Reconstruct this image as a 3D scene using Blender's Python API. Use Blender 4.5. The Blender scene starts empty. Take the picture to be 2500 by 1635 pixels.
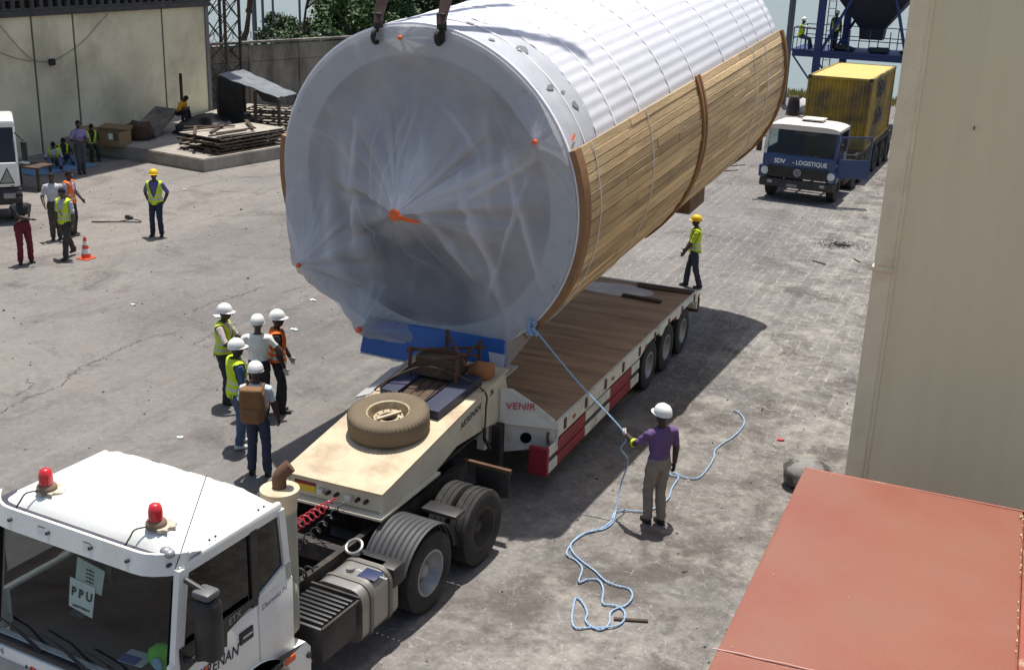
import bpy, bmesh, math, random
from mathutils import Vector, Matrix, kdtree, noise
random.seed(7)
sc = bpy.context.scene
COL = sc.collection
PI = math.pi
R = math.radians

# ------------------------------------------------------------------ camera
F, CX, CY, H = 2850.0, 1250.0, 817.5, 7.89        # focal length (photo pixels), centre, camera height
VPX, VPY, VVX = 2560.0, -102.0, 950.0             # vanishing point of the trailer direction; x of the vertical one
_d = Vector((VPX-CX, VPY-CY, F)).normalized()
_vy = (-F*F-(VVX-CX)*(VPX-CX))/(VPY-CY)
_u = -Vector((VVX-CX, _vy, F)).normalized()
_r = _d.cross(_u)
RW = Matrix((_r, _d, _u))                         # camera coords (x right, y down, z forward) -> world
cam = bpy.data.cameras.new('camera'); camo = bpy.data.objects.new('camera', cam); COL.objects.link(camo)
camo.matrix_world = Matrix.Translation((0, 0, H)) @ Matrix((RW @ Vector((1, 0, 0)), RW @ Vector((0, -1, 0)), RW @ Vector((0, 0, -1)))).transposed().to_4x4()
cam.sensor_fit = 'HORIZONTAL'; cam.sensor_width = 36; cam.lens = F/2500*36
cam.clip_start = .1; cam.clip_end = 6000
sc.camera = camo

def ray(x, y): return RW @ Vector((x-CX, y-CY, F))
def G(x, y, z=0.0):                               # photo pixel -> point on the level plane z
    v = ray(x, y); t = (z-H)/v.z
    return Vector((v.x*t, v.y*t, z))
def PL(x, y, ax, val):                            # photo pixel -> point on a world plane
    v = ray(x, y); o = Vector((0, 0, H)); t = (val-o[ax])/v[ax]
    return o+v*t
K = 2500/2380

# ------------------------------------------------------------------ sky, sun, exposure
SUN = Vector((-.07, .23, 1)).normalized()         # towards the sun
w = bpy.data.worlds.new('World'); sc.world = w; w.use_nodes = True
wn = w.node_tree.nodes; wl = w.node_tree.links
sky = wn.new('ShaderNodeTexSky'); sky.sky_type = 'NISHITA'; sky.sun_disc = False
sky.sun_elevation = math.asin(SUN.z); sky.sun_rotation = math.atan2(SUN.x, SUN.y)
sky.dust_density = 2.5; sky.air_density = 1.2; sky.ozone_density = 1.0
wn['Background'].inputs[1].default_value = .100
wl.new(sky.outputs[0], wn['Background'].inputs[0])
sl = bpy.data.lights.new('sun', 'SUN'); sl.energy = 5.0; sl.angle = R(.6); sl.color = (1, .96, .89)
so = bpy.data.objects.new('sun', sl); COL.objects.link(so)
so.rotation_euler = SUN.to_track_quat('Z', 'Y').to_euler()
sc.view_settings.view_transform = 'Standard'; sc.view_settings.look = 'None'
sc.view_settings.exposure = 0.18; sc.view_settings.gamma = 1.0
sc.view_settings.use_curve_mapping = False

# ------------------------------------------------------------------ materials
MATS = {}
def mat(name, col, rough=.6, metal=0., var=.12, vscale=3., dirt=None, dscale=1.5, damt=.5, dlo=.5, dhi=.72, bump=0., bscale=40.,
        rnd=0., stretch=None, spec=.5, fine=.06, coat=0., trans=0.):
    """Principled material; colour varies with soft noise, a second dirt colour lies in noise patches, optional per-object variation."""
    if name in MATS: return MATS[name]
    m = bpy.data.materials.new(name); m.use_nodes = True; MATS[name] = m
    n = m.node_tree.nodes; l = m.node_tree.links; b = n['Principled BSDF']
    b.inputs['Roughness'].default_value = rough; b.inputs['Metallic'].default_value = metal
    b.inputs['Specular IOR Level'].default_value = spec
    if coat: b.inputs['Coat Weight'].default_value = coat
    tc = n.new('ShaderNodeTexCoord'); co = tc.outputs['Object']
    mp = n.new('ShaderNodeMapping'); l.new(co, mp.inputs[0])
    if stretch: mp.inputs['Scale'].default_value = stretch
    if rnd:
        oi = n.new('ShaderNodeObjectInfo')
        cm = n.new('ShaderNodeCombineXYZ'); l.new(oi.outputs['Random'], cm.inputs[0]); l.new(oi.outputs['Random'], cm.inputs[1])
        sc_ = n.new('ShaderNodeVectorMath'); sc_.operation = 'SCALE'; sc_.inputs[3].default_value = 50; l.new(cm.outputs[0], sc_.inputs[0])
        l.new(sc_.outputs[0], mp.inputs['Location'])
    co = mp.outputs[0]
    nz = n.new('ShaderNodeTexNoise'); nz.inputs['Scale'].default_value = vscale; nz.inputs['Detail'].default_value = 6; l.new(co, nz.inputs[0])
    rp = n.new('ShaderNodeMapRange'); rp.inputs[1].default_value = .3; rp.inputs[2].default_value = .7; rp.inputs[3].default_value = 1-var; rp.inputs[4].default_value = 1+var
    l.new(nz.outputs[0], rp.inputs[0])
    fn = n.new('ShaderNodeTexNoise'); fn.inputs['Scale'].default_value = 60; fn.inputs['Detail'].default_value = 3; l.new(co, fn.inputs[0])
    rf = n.new('ShaderNodeMapRange'); rf.inputs[1].default_value = .3; rf.inputs[2].default_value = .7; rf.inputs[3].default_value = 1-fine; rf.inputs[4].default_value = 1+fine
    l.new(fn.outputs[0], rf.inputs[0])
    mu = n.new('ShaderNodeMath'); mu.operation = 'MULTIPLY'; l.new(rp.outputs[0], mu.inputs[0]); l.new(rf.outputs[0], mu.inputs[1])
    val = mu.outputs[0]
    if rnd:
        rr = n.new('ShaderNodeMapRange'); rr.inputs[3].default_value = 1-rnd; rr.inputs[4].default_value = 1+rnd; l.new(oi.outputs['Random'], rr.inputs[0])
        m2 = n.new('ShaderNodeMath'); m2.operation = 'MULTIPLY'; l.new(val, m2.inputs[0]); l.new(rr.outputs[0], m2.inputs[1]); val = m2.outputs[0]
    vm = n.new('ShaderNodeVectorMath'); vm.operation = 'SCALE'; vm.inputs[0].default_value = col[:3]; l.new(val, vm.inputs[3])
    out = vm.outputs[0]
    if dirt:
        dn = n.new('ShaderNodeTexNoise'); dn.inputs['Scale'].default_value = dscale; dn.inputs['Detail'].default_value = 8; dn.inputs['Roughness'].default_value = .65; l.new(co, dn.inputs[0])
        dr = n.new('ShaderNodeMapRange'); dr.inputs[1].default_value = dlo; dr.inputs[2].default_value = dhi; dr.inputs[4].default_value = damt; l.new(dn.outputs[0], dr.inputs[0])
        mx = n.new('ShaderNodeMix'); mx.data_type = 'RGBA'; l.new(dr.outputs[0], mx.inputs[0]); l.new(out, mx.inputs[6]); mx.inputs[7].default_value = (*dirt, 1); out = mx.outputs[2]
    l.new(out, b.inputs['Base Color'])
    if bump:
        bn = n.new('ShaderNodeTexNoise'); bn.inputs['Scale'].default_value = bscale; bn.inputs['Detail'].default_value = 5; l.new(co, bn.inputs[0])
        bp = n.new('ShaderNodeBump'); bp.inputs['Strength'].default_value = bump; bp.inputs['Distance'].default_value = .02; l.new(bn.outputs[0], bp.inputs['Height']); l.new(bp.outputs[0], b.inputs['Normal'])
    return m

# paint, metal, rubber, cloth
M_white = mat('white cab paint', (.84, .85, .80), .32, var=.02, dirt=(.46, .41, .31), dscale=1.6, damt=.38, dlo=.5, dhi=.8, coat=.3)
M_whiteD = mat('dirty white paint', (.66, .65, .58), .5, var=.08, dirt=(.20, .13, .08), dscale=2.2, damt=.6, dlo=.52)
M_cream = mat('cream chequer plate', (.58, .47, .32), .6, var=.14, vscale=1.5, dirt=(.23, .155, .09), dscale=1.9, damt=.75, dlo=.46, bump=.25, bscale=60)
M_creamside = mat('cream neck side', (.62, .58, .46), .5, var=.08, dirt=(.26, .19, .11), dscale=1.5, damt=.45)
M_rubber = mat('tyre rubber', (.026, .025, .024), .85, var=.25, dirt=(.10, .085, .07), dscale=4, damt=.5)
M_rubberd = mat('dusty spare tyre', (.155, .118, .076), .9, var=.18, dirt=(.085, .066, .045), dscale=3, damt=.6, bump=.2)
M_rimg = mat('grey wheel rim', (.33, .34, .35), .45, metal=.4, dirt=(.12, .09, .07), damt=.5)
M_rimd = mat('dirty dark rim', (.05, .045, .04), .8, dirt=(.12, .08, .05), damt=.5)
M_rimc = mat('cream spare rim', (.46, .37, .24), .6, dirt=(.17, .10, .055), dscale=7, damt=.85, dlo=.45)
M_black = mat('black plastic', (.02, .02, .022), .5, var=.2, dirt=(.10, .09, .08), dscale=3, damt=.35)
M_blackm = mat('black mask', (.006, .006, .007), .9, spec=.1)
M_chass = mat('chassis black steel', (.022, .020, .019), .7, var=.3, dirt=(.11, .08, .055), dscale=4, damt=.6)
M_alu = mat('fuel tank aluminium', (.36, .35, .33), .42, metal=.75, var=.10, dirt=(.10, .085, .07), dscale=3, damt=.6, dlo=.48)
M_stack = mat('grey green stack', (.30, .30, .25), .5, dirt=(.35, .24, .12), dscale=2.5, damt=.5)
M_rust = mat('rust', (.11, .055, .032), .9, var=.3, dirt=(.045, .025, .018), dscale=6, damt=.7)
M_red = mat('red paint', (.27, .015, .025), .5, var=.12, dirt=(.12, .05, .04), damt=.4)
M_redlens = mat('red beacon lens', (.62, .025, .03), .2, var=.1, coat=.6)
M_orange = mat('orange marker', (.75, .13, .03), .45)
M_yellow = mat('yellow sticker', (.72, .48, .03), .5)
M_glassd = mat('dark tinted window', (.012, .013, .014), .08, var=.05, spec=.6)
M_silver = mat('silver', (.55, .55, .55), .3, metal=.8)
M_paper = mat('white paper', (.74, .82, .80), .8, var=.02, fine=.01)
M_ink = mat('dark ink', (.015, .03, .035), .8, var=.02)
M_textred = mat('red lettering', (.55, .04, .06), .6, var=.05)
M_textdk = mat('black lettering', (.02, .02, .025), .6, var=.05)
M_textwh = mat('white lettering', (.75, .78, .8), .6, var=.05)
M_deck = mat('trailer deck wood', (.39, .255, .16), .85, var=.22, vscale=.9, rnd=.10, stretch=(.5, 3, 1), dirt=(.15, .092, .056), dscale=1.3, damt=.75, dlo=.48, bump=.3, bscale=20)
M_deckpale = mat('pale deck patch', (.58, .53, .52), .7, var=.15)
M_darkwood = mat('old dark timber', (.07, .045, .030), .9, var=.3, dirt=(.12, .085, .06), damt=.5, rnd=.15)
M_wood = mat('weathered plank', (.63, .45, .25), .85, var=.24, vscale=1.2, rnd=.24, stretch=(3, .35, 3), dirt=(.27, .185, .11), dscale=1.1, damt=.7, dlo=.50, dhi=.66, bump=.35, bscale=14, fine=.12)
M_batten = mat('brown batten', (.30, .155, .07), .8, var=.25, stretch=(2, 2, 2), dirt=(.07, .035, .02), dscale=3, damt=.6)
M_blue = mat('saddle blue paint', (.03, .13, .45), .5, var=.06, dirt=(.05, .09, .2), damt=.3)
M_bluet = mat('truck blue paint', (.018, .05, .15), .45, var=.08, dirt=(.06, .07, .10), dscale=2, damt=.5, coat=.2)
M_bluesteel = mat('tower blue paint', (.022, .042, .15), .6, var=.1, dirt=(.03, .03, .05), damt=.4)
M_navy = mat('dark navy hopper', (.012, .016, .035), .7)
M_shell = mat('grey tank steel', (.46, .49, .51), .55, var=.05, vscale=.8, dirt=(.40, .42, .44), dscale=1.2, damt=.4)
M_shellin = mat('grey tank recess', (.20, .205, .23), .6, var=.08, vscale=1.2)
M_wrap = mat('white insulation wrap', (.66, .66, .71), .42, var=.03, vscale=1.2, dirt=(.50, .50, .56), dscale=1.5, damt=.35)
M_collar = mat('grey collar sheet', (.48, .49, .53), .5, var=.05, dirt=(.38, .385, .41), dscale=1.6, damt=.5)
M_strap = mat('white strap', (.85, .85, .88), .5, var=.03)
M_sling = mat('brown sling', (.085, .05, .042), .9, var=.3, dirt=(.16, .11, .09), damt=.4)
M_beige = mat('beige wall steel', (.80, .71, .47), .6, var=.03, vscale=.6, stretch=(6, 6, .35), dirt=(.70, .60, .39), dscale=2.2, damt=.18, fine=.05)
M_beigel = mat('beige post', (.84, .74, .51), .6, var=.05, dirt=(.55, .44, .28), dscale=2, damt=.4)
M_redox = mat('red oxide roof', (.262, .086, .056), .40, var=.10, vscale=.6, dirt=(.235, .118, .078), dscale=.6, damt=.75, dlo=.38, dhi=.72, fine=.10, bump=.10, bscale=7)
M_redox2 = mat('red oxide rail', (.30, .075, .045), .5, var=.1, dirt=(.5, .42, .3), dscale=5, damt=.6, dlo=.55)
M_chip = mat('paint chips', (.50, .40, .28), .8)
M_conc = mat('old concrete', (.24, .215, .18), .9, var=.2, vscale=.7, stretch=(1, 1, .4), dirt=(.045, .042, .04), dscale=.8, damt=.9, dlo=.42, dhi=.66, bump=.3, bscale=8)
M_concl = mat('platform concrete', (.32, .29, .25), .9, var=.14, dirt=(.16, .14, .12), dscale=.7, damt=.6, bump=.3, bscale=10)
M_wall = mat('stained beige render', (.75, .67, .47), .9, var=.18, vscale=.35, dirt=(.36, .31, .21), dscale=.45, damt=.75, dlo=.44, dhi=.72, bump=.15, bscale=6, fine=.05)
M_joint = mat('dark wall joint', (.12, .115, .10), .9)
M_block = mat('sooty breeze block', (.075, .07, .065), .95, var=.2, rnd=.2)
M_yel = mat('yellow container steel', (.46, .30, .018), .55, var=.08, dirt=(.10, .075, .05), dscale=.6, damt=.9, dlo=.36, dhi=.58)
M_yeltop = mat('yellow container roof', (.55, .42, .11), .6, var=.08, dirt=(.4, .3, .12), damt=.4)
M_tarp = mat('black tarpaulin', (.022, .022, .025), .45, var=.3, bump=.3, bscale=6)
M_tarpg = mat('grey blue tarpaulin', (.15, .165, .18), .5, var=.15, dirt=(.05, .055, .06), dscale=2, damt=.6)
M_card = mat('cardboard', (.25, .17, .085), .85, var=.08)
M_wired = mat('dark wire', (.02, .02, .02), .8)
M_rope = mat('blue rope', (.30, .44, .62), .7, var=.22, vscale=60, stretch=(1, 1, 1))
M_leaf = mat('tree leaf', (.045, .095, .022), .65, var=.35, vscale=1.4, fine=.2)
M_leafd = mat('dark tree leaf', (.03, .06, .02), .65, var=.35, vscale=1.4, fine=.2)
M_bark = mat('bark', (.06, .045, .035), .95, var=.3)
M_grass = mat('dry grass', (.30, .27, .09), .9, var=.3)
M_greyst = mat('grey steel pole', (.11, .13, .15), .6, var=.1)
M_green = mat('green plush', (.14, .62, .05), .7, var=.25, vscale=9)
M_conerd = mat('cone red', (.75, .09, .03), .5)
M_conewh = mat('cone white', (.8, .78, .74), .5)
M_coil = mat('red air hose', (.42, .03, .05), .4)

# ------------------------------------------------------------------ mesh helpers
class MB:
    """collects shapes; build() links them as ONE mesh object"""
    def __init__(s): s.v = []; s.f = []; s.mi = []; s.cur = 0
    def add(s, vs, fs, M=None):
        o = len(s.v)
        s.v += [tuple(M @ Vector(p)) for p in vs] if M is not None else [tuple(p) for p in vs]
        s.f += [tuple(i+o for i in f) for f in fs]; s.mi += [s.cur]*len(fs); return s
    def box(s, x0, x1, y0, y1, z0, z1, M=None):
        return s.add([(x, y, z) for z in (z0, z1) for y in (y0, y1) for x in (x0, x1)],
                     [(0, 2, 3, 1), (4, 5, 7, 6), (0, 1, 5, 4), (2, 6, 7, 3), (0, 4, 6, 2), (1, 3, 7, 5)], M)
    def rbox(s, x0, x1, y0, y1, z0, z1, b=.02, M=None, seg=2):
        bm = bmesh.new(); bmesh.ops.create_cube(bm, size=1)
        for v in bm.verts: v.co = ((x0+x1)/2+v.co.x*(x1-x0), (y0+y1)/2+v.co.y*(y1-y0), (z0+z1)/2+v.co.z*(z1-z0))
        bmesh.ops.bevel(bm, geom=bm.edges[:], offset=b, segments=seg, affect='EDGES', profile=.5, clamp_overlap=True)
        bm.verts.index_update()
        s.add([v.co[:] for v in bm.verts], [[v.index for v in f.verts] for f in bm.faces], M); bm.free(); return s
    def bar(s, a, b, wx, wz=None, up=(0, 0, 1)):
        a = Vector(a); b = Vector(b); wz = wz or wx; d = (b-a); L = d.length; d.normalize()
        u = Vector(up)
        if abs(d.dot(u)) > .98: u = Vector((1, 0, 0))
        x = d.cross(u).normalized(); z = x.cross(d)
        M = Matrix((x, d, z)).transposed().to_4x4(); M.translation = a
        return s.box(-wx/2, wx/2, 0, L, -wz/2, wz/2, M)
    def tube(s, pts, r, n=8, cap=True, r2=None):
        pts = [Vector(p) for p in pts]; m = len(pts); rs = r if isinstance(r, (list, tuple)) else [r]*m
        vs = []; fs = []; px = None
        for i, p in enumerate(pts):
            d = (pts[min(i+1, m-1)]-pts[max(i-1, 0)])
            d = d.normalized() if d.length > 1e-9 else Vector((0, 0, 1))
            if px is None:
                px = d.cross(Vector((0, 0, 1)) if abs(d.z) < .9 else Vector((1, 0, 0))).normalized()
            else:
                px = (px-d*px.dot(d))
                px = px.normalized() if px.length > 1e-6 else d.orthogonal().normalized()
            py = d.cross(px)
            for k in range(n):
                a = 2*PI*k/n; vs.append(p+(px*math.cos(a)+py*math.sin(a))*rs[i])
        for i in range(m-1):
            for k in range(n):
                fs.append((i*n+k, i*n+(k+1) % n, (i+1)*n+(k+1) % n, (i+1)*n+k))
        if cap: fs.append(tuple(range(n))[::-1]); fs.append(tuple((m-1)*n+k for k in range(n)))
        return s.add(vs, fs)
    def lathe(s, prof, n=32, M=None, mod=None, closed=False):
        """profile of (radius, height) about local z"""
        vs = []; fs = []; m = len(prof)
        for i, (r, h) in enumerate(prof):
            for k in range(n):
                a = 2*PI*k/n; rr = r+(mod(i, k) if mod else 0)
                vs.append((rr*math.cos(a), rr*math.sin(a), h))
        for i in range(m if closed else m-1):
            j = (i+1) % m
            for k in range(n): fs.append((i*n+k, i*n+(k+1) % n, j*n+(k+1) % n, j*n+k))
        if not closed: fs.append(tuple(range(n))[::-1]); fs.append(tuple((m-1)*n+k for k in range(n)))
        return s.add(vs, fs, M)
    def prism(s, poly, ax, a, b, M=None):
        """polygon in the two other axes (in x,y,z order), extruded along axis ax from a to b"""
        n = len(poly); vs = []
        for t in (a, b):
            for p in poly:
                q = list(p); q.insert(ax, t); vs.append(tuple(q))
        fs = [tuple(range(n))[::-1], tuple(range(n, 2*n))]+[(i, (i+1) % n, n+(i+1) % n, n+i) for i in range(n)]
        return s.add(vs, fs, M)
    def plate(s, pts, t):
        """planar polygon given in 3D, thickened by t along its normal"""
        pts = [Vector(p) for p in pts]; nrm = (pts[1]-pts[0]).cross(pts[2]-pts[0]).normalized(); n = len(pts)
        vs = [p-nrm*t/2 for p in pts]+[p+nrm*t/2 for p in pts]
        return s.add(vs, [tuple(range(n))[::-1], tuple(range(n, 2*n))]+[(i, (i+1) % n, n+(i+1) % n, n+i) for i in range(n)])
    def ball(s, c, rx, ry=None, rz=None, n=16, m=10, M=None):
        ry = ry or rx; rz = rz or rx; c = Vector(c); vs = [c+Vector((0, 0, -rz))]; fs = []
        for i in range(1, m):
            t = -PI/2+PI*i/m
            for k in range(n):
                a = 2*PI*k/n; vs.append(c+Vector((rx*math.cos(t)*math.cos(a), ry*math.cos(t)*math.sin(a), rz*math.sin(t))))
        vs.append(c+Vector((0, 0, rz))); e = len(vs)-1
        for k in range(n): fs.append((0, 1+(k+1) % n, 1+k)); fs.append((e, e-n+k, e-n+(k+1) % n))
        for i in range(m-2):
            for k in range(n): fs.append((1+i*n+k, 1+i*n+(k+1) % n, 1+(i+1)*n+(k+1) % n, 1+(i+1)*n+k))
        return s.add(vs, fs, M)
    def mesh(s, name, mats, smooth=False):
        me = bpy.data.meshes.new(name); me.from_pydata([tuple(v) for v in s.v], [], s.f)
        for m in (mats if isinstance(mats, (list, tuple)) else [mats]): me.materials.append(m)
        if any(s.mi): me.polygons.foreach_set('material_index', s.mi)
        bm = bmesh.new(); bm.from_mesh(me); bmesh.ops.recalc_face_normals(bm, faces=bm.faces)
        if smooth:
            ang = R(35 if smooth is True else smooth)
            for f in bm.faces: f.smooth = True
            for e in bm.edges:
                if len(e.link_faces) == 2 and e.calc_face_angle(0) > ang: e.smooth = False
        bm.to_mesh(me); bm.free(); me.update()
        return me
    def build(s, name, mats, parent=None, smooth=False, world=False, kind=None):
        if world and parent is not None:
            inv = WM[parent.name].inverted(); s.v = [tuple(inv @ Vector(v)) for v in s.v]
        return link(name, s.mesh(name, mats, smooth), parent, kind)
WM = {}
def link(name, me, parent=None, kind=None, M=None):
    o = bpy.data.objects.new(name, me); COL.objects.link(o)
    if parent is not None: o.parent = parent
    if M is not None: o.matrix_local = M if parent is not None else M
    if kind: o['kind'] = kind
    return o
def tag(o, label, cat, group=None, kind=None):
    o['label'] = label; o['category'] = cat
    if group: o['group'] = group
    if kind: o['kind'] = kind
    return o
def thing(name, label, cat, loc=(0, 0, 0), rotz=0., group=None, M=None):
    o = bpy.data.objects.new(name, None); COL.objects.link(o); o.empty_display_size = .2
    M = M if M is not None else Matrix.Translation(loc) @ Matrix.Rotation(rotz, 4, 'Z')
    o.matrix_world = M; WM[o.name] = M.copy()
    return tag(o, label, cat, group)
def struct(o): o['kind'] = 'structure'; return o
def text(name, body, mat_, size, M, parent, ext=.002, shear=0., sx=1., bold=0.):
    cu = bpy.data.curves.new(name, 'FONT'); cu.body = body; cu.size = size; cu.extrude = ext; cu.align_x = 'CENTER'; cu.align_y = 'CENTER'; cu.shear = shear; cu.offset = bold
    cu.resolution_u = 3
    t = bpy.data.objects.new(name, cu); COL.objects.link(t)
    dg = bpy.context.evaluated_depsgraph_get(); me = bpy.data.meshes.new_from_object(t.evaluated_get(dg))
    bpy.data.objects.remove(t); bpy.data.curves.remove(cu)
    me.name = name; me.materials.clear(); me.materials.append(mat_)
    me.transform(M @ Matrix.Diagonal((sx, 1, 1, 1)))
    return link(name, me, parent)
def frame(o, xdir, ydir):
    x = Vector(xdir).normalized(); y = Vector(ydir); y = (y-x*y.dot(x)).normalized(); z = x.cross(y)
    M = Matrix((x, y, z)).transposed().to_4x4(); M.translation = Vector(o); return M
def smoothpath(pts, n=6):
    """Catmull-Rom through points"""
    P = [Vector(p) for p in pts]; out = []
    for i in range(len(P)-1):
        p0 = P[max(i-1, 0)]; p1 = P[i]; p2 = P[i+1]; p3 = P[min(i+2, len(P)-1)]
        for k in range(n):
            t = k/n
            out.append(.5*((2*p1)+(p2-p0)*t+(2*p0-5*p1+4*p2-p3)*t*t+(3*p1-p0-3*p2+p3)*t**3))
    out.append(P[-1]); return out
# ------------------------------------------------------------------ the yard, the sea
def ground_material():
    m = bpy.data.materials.new('yard paving'); m.use_nodes = True
    n = m.node_tree.nodes; l = m.node_tree.links; b = n['Principled BSDF']; b.inputs['Roughness'].default_value = .9; b.inputs['Specular IOR Level'].default_value = .25
    tc = n.new('ShaderNodeTexCoord')
    def mapping(sc_=(1, 1, 1), rot=0.):
        q = n.new('ShaderNodeMapping'); q.inputs['Scale'].default_value = sc_; q.inputs['Rotation'].default_value = (0, 0, rot); l.new(tc.outputs['Object'], q.inputs[0]); return q.outputs[0]
    def nz(scale, detail=6, rough=.55, co=None, dist=0.):
        q = n.new('ShaderNodeTexNoise'); q.inputs['Scale'].default_value = scale; q.inputs['Detail'].default_value = detail; q.inputs['Roughness'].default_value = rough; q.inputs['Distortion'].default_value = dist
        l.new(co or tc.outputs['Object'], q.inputs[0]); return q.outputs[0]
    def mr(v, a, c, lo=0., hi=1., clamp=True):
        q = n.new('ShaderNodeMapRange'); q.clamp = clamp; q.inputs[1].default_value = a; q.inputs[2].default_value = c; q.inputs[3].default_value = lo; q.inputs[4].default_value = hi; l.new(v, q.inputs[0]); return q.outputs[0]
    def mul(a, c):
        q = n.new('ShaderNodeMath'); q.operation = 'MULTIPLY'; q.use_clamp = True
        for i, v in enumerate((a, c)):
            if isinstance(v, (int, float)): q.inputs[i].default_value = v
            else: l.new(v, q.inputs[i])
        return q.outputs[0]
    def mix(fac, a, c):
        q = n.new('ShaderNodeMix'); q.data_type = 'RGBA'
        if isinstance(fac, (int, float)): q.inputs[0].default_value = fac
        else: l.new(fac, q.inputs[0])
        for i, v in ((6, a), (7, c)):
            if isinstance(v, tuple): q.inputs[i].default_value = (*v, 1)
            else: l.new(v, q.inputs[i])
        return q.outputs[2]
    sep = n.new('ShaderNodeSeparateXYZ'); l.new(tc.outputs['Object'], sep.inputs[0])
    X, Y = sep.outputs[0], sep.outputs[1]
    base = mix(mr(nz(.22, 8, .6), .32, .68), (.138, .130, .127), (.212, .200, .193))
    # dustier, browner concrete on the warehouse side of the yard
    dust = mul(mr(X, -14, -24), mr(nz(.3, 5), .25, .6))
    base = mix(mul(dust, .75), base, (.265, .238, .210))
    # paler strip along the quay side, beside the stacked containers
    pale = mul(mr(X, -6.5, -3.0), mr(nz(.35, 6, .6), .36, .6))
    base = mix(mul(pale, .8), base, (.275, .260, .235))
    # wheel tracks run along the yard
    st = nz(1., 5, .6, mapping((1.6, .06, 1), .05))
    base = mix(mul(mr(st, .5, .72), .55), base, (.115, .108, .105))
    st2 = nz(1., 5, .6, mapping((2.4, .10, 1), -.10))
    base = mix(mul(mr(st2, .56, .75), .35), base, (.34, .32, .30))
    # broad drifts of dust and damp
    base = mix(mul(mr(nz(.13, 4, .5, mapping((1, .6, 1), .4)), .48, .66), .45), base, (.245, .225, .205))
    base = mix(mul(mr(nz(.17, 5, .55, mapping((1, .5, 1), -.5)), .52, .68), .45), base, (.105, .098, .098))
    # oil and soot patches
    ol = nz(.55, 9, .7, None, .6)
    base = mix(mul(mr(ol, .53, .68), .72), base, (.068, .060, .056))
    rd = nz(.9, 6, .6)
    base = mix(mul(mr(rd, .58, .75), .35), base, (.21, .155, .135))
    # mottling, rougher towards the quay
    fm_ = mr(X, -9.5, -5.0, .42, 1.)
    base = mix(mul(mul(mr(nz(1.7, 9, .72, None, .8), .50, .66), .55), fm_), base, (.078, .070, .066))
    base = mix(mul(mul(mr(nz(2.3, 9, .72, mapping((1, 1, 1), 2)), .54, .70), .5), fm_), base, (.33, .305, .275))
    base = mix(mul(mul(mr(nz(6, 9, .8), .48, .62), .6), fm_), base, (.095, .088, .084))
    base = mix(mul(mul(mr(nz(9, 9, .8, mapping((1, 1, 1), 1)), .52, .66), .6), fm_), base, (.40, .375, .345))
    # strong soiling on the quay side: brown black stains over pale cement
    q_ = mr(X, -6.4, -4.6)
    base = mix(mul(mul(q_, mr(nz(.75, 9, .7, mapping((1, 1, 1), .7), .5), .47, .60)), .72), base, (.072, .061, .055))
    base = mix(mul(mul(q_, mr(nz(.9, 9, .7, mapping((1, 1, 1), 2.2)), .53, .66)), .6), base, (.38, .355, .31))
    # pale mortar lines of worn interlocking pavers, only where the dirt has been scrubbed off
    dis = n.new('ShaderNodeTexNoise'); dis.inputs['Scale'].default_value = 5; dis.inputs['Detail'].default_value = 4; l.new(tc.outputs['Object'], dis.inputs[0])
    ad = n.new('ShaderNodeMix'); ad.data_type = 'VECTOR'; ad.inputs[0].default_value = .16; l.new(tc.outputs['Object'], ad.inputs[4]); l.new(dis.outputs['Color'], ad.inputs[5])
    vo = n.new('ShaderNodeTexVoronoi'); vo.feature = 'DISTANCE_TO_EDGE'; vo.inputs['Scale'].default_value = 5.2; vo.inputs['Randomness'].default_value = .75; l.new(ad.outputs[1], vo.inputs[0])
    ln = mul(mr(vo.outputs[0], .034, .006), mr(nz(2.6, 8, .75), .53, .62))
    base = mix(mul(mul(ln, mr(X, -9, -6)), .6), base, (.50, .46, .41))
    bk = n.new('ShaderNodeTexBrick'); bk.inputs['Scale'].default_value = 1.0; bk.inputs['Brick Width'].default_value = .95; bk.inputs['Row Height'].default_value = .24; bk.inputs['Mortar Size'].default_value = .022; bk.inputs['Mortar Smooth'].default_value = .6
    rm = n.new('ShaderNodeMapping'); rm.inputs['Rotation'].default_value = (0, 0, R(90)); l.new(ad.outputs[1], rm.inputs[0]); l.new(rm.outputs[0], bk.inputs[0])
    bl_ = mul(bk.outputs['Fac'], mr(nz(2.2, 9, .85), .46, .56))
    reg = mul(mr(Y, 17, 21), mul(mr(X, -13, -10), mr(nz(.35, 4), .35, .5)))
    base = mix(mul(mul(bl_, reg), .46), base, (.44, .41, .38))
    ck = mul(bl_, .2)
    # grit: small pale chips
    gr = n.new('ShaderNodeTexVoronoi'); gr.inputs['Scale'].default_value = 9; l.new(tc.outputs['Object'], gr.inputs[0])
    base = mix(mul(mr(gr.outputs['Distance'], .11, .06), mr(nz(2.2, 3), .57, .66)), base, (.58, .55, .52))
    l.new(base, b.inputs['Base Color'])
    bp = n.new('ShaderNodeBump'); bp.inputs['Strength'].default_value = .5; bp.inputs['Distance'].default_value = .03
    hh = n.new('ShaderNodeMath'); hh.operation = 'SUBTRACT'; l.new(nz(14, 7, .65), hh.inputs[0]); l.new(mul(ck, 1.), hh.inputs[1]); l.new(hh.outputs[0], bp.inputs['Height']); l.new(bp.outputs[0], b.inputs['Normal'])
    return m
mb = MB(); mb.add([(-260, -60, 0), (160, -60, 0), (160, 66.5, 0), (-260, 73, 0), (-260, -60, -3), (160, -60, -3), (160, 66.5, -3), (-260, 73, -3)],
                  [(0, 1, 2, 3), (2, 6, 7, 3), (0, 3, 7, 4), (1, 5, 6, 2), (0, 4, 5, 1)])
yard = struct(mb.build('yard_ground', ground_material()))
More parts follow.
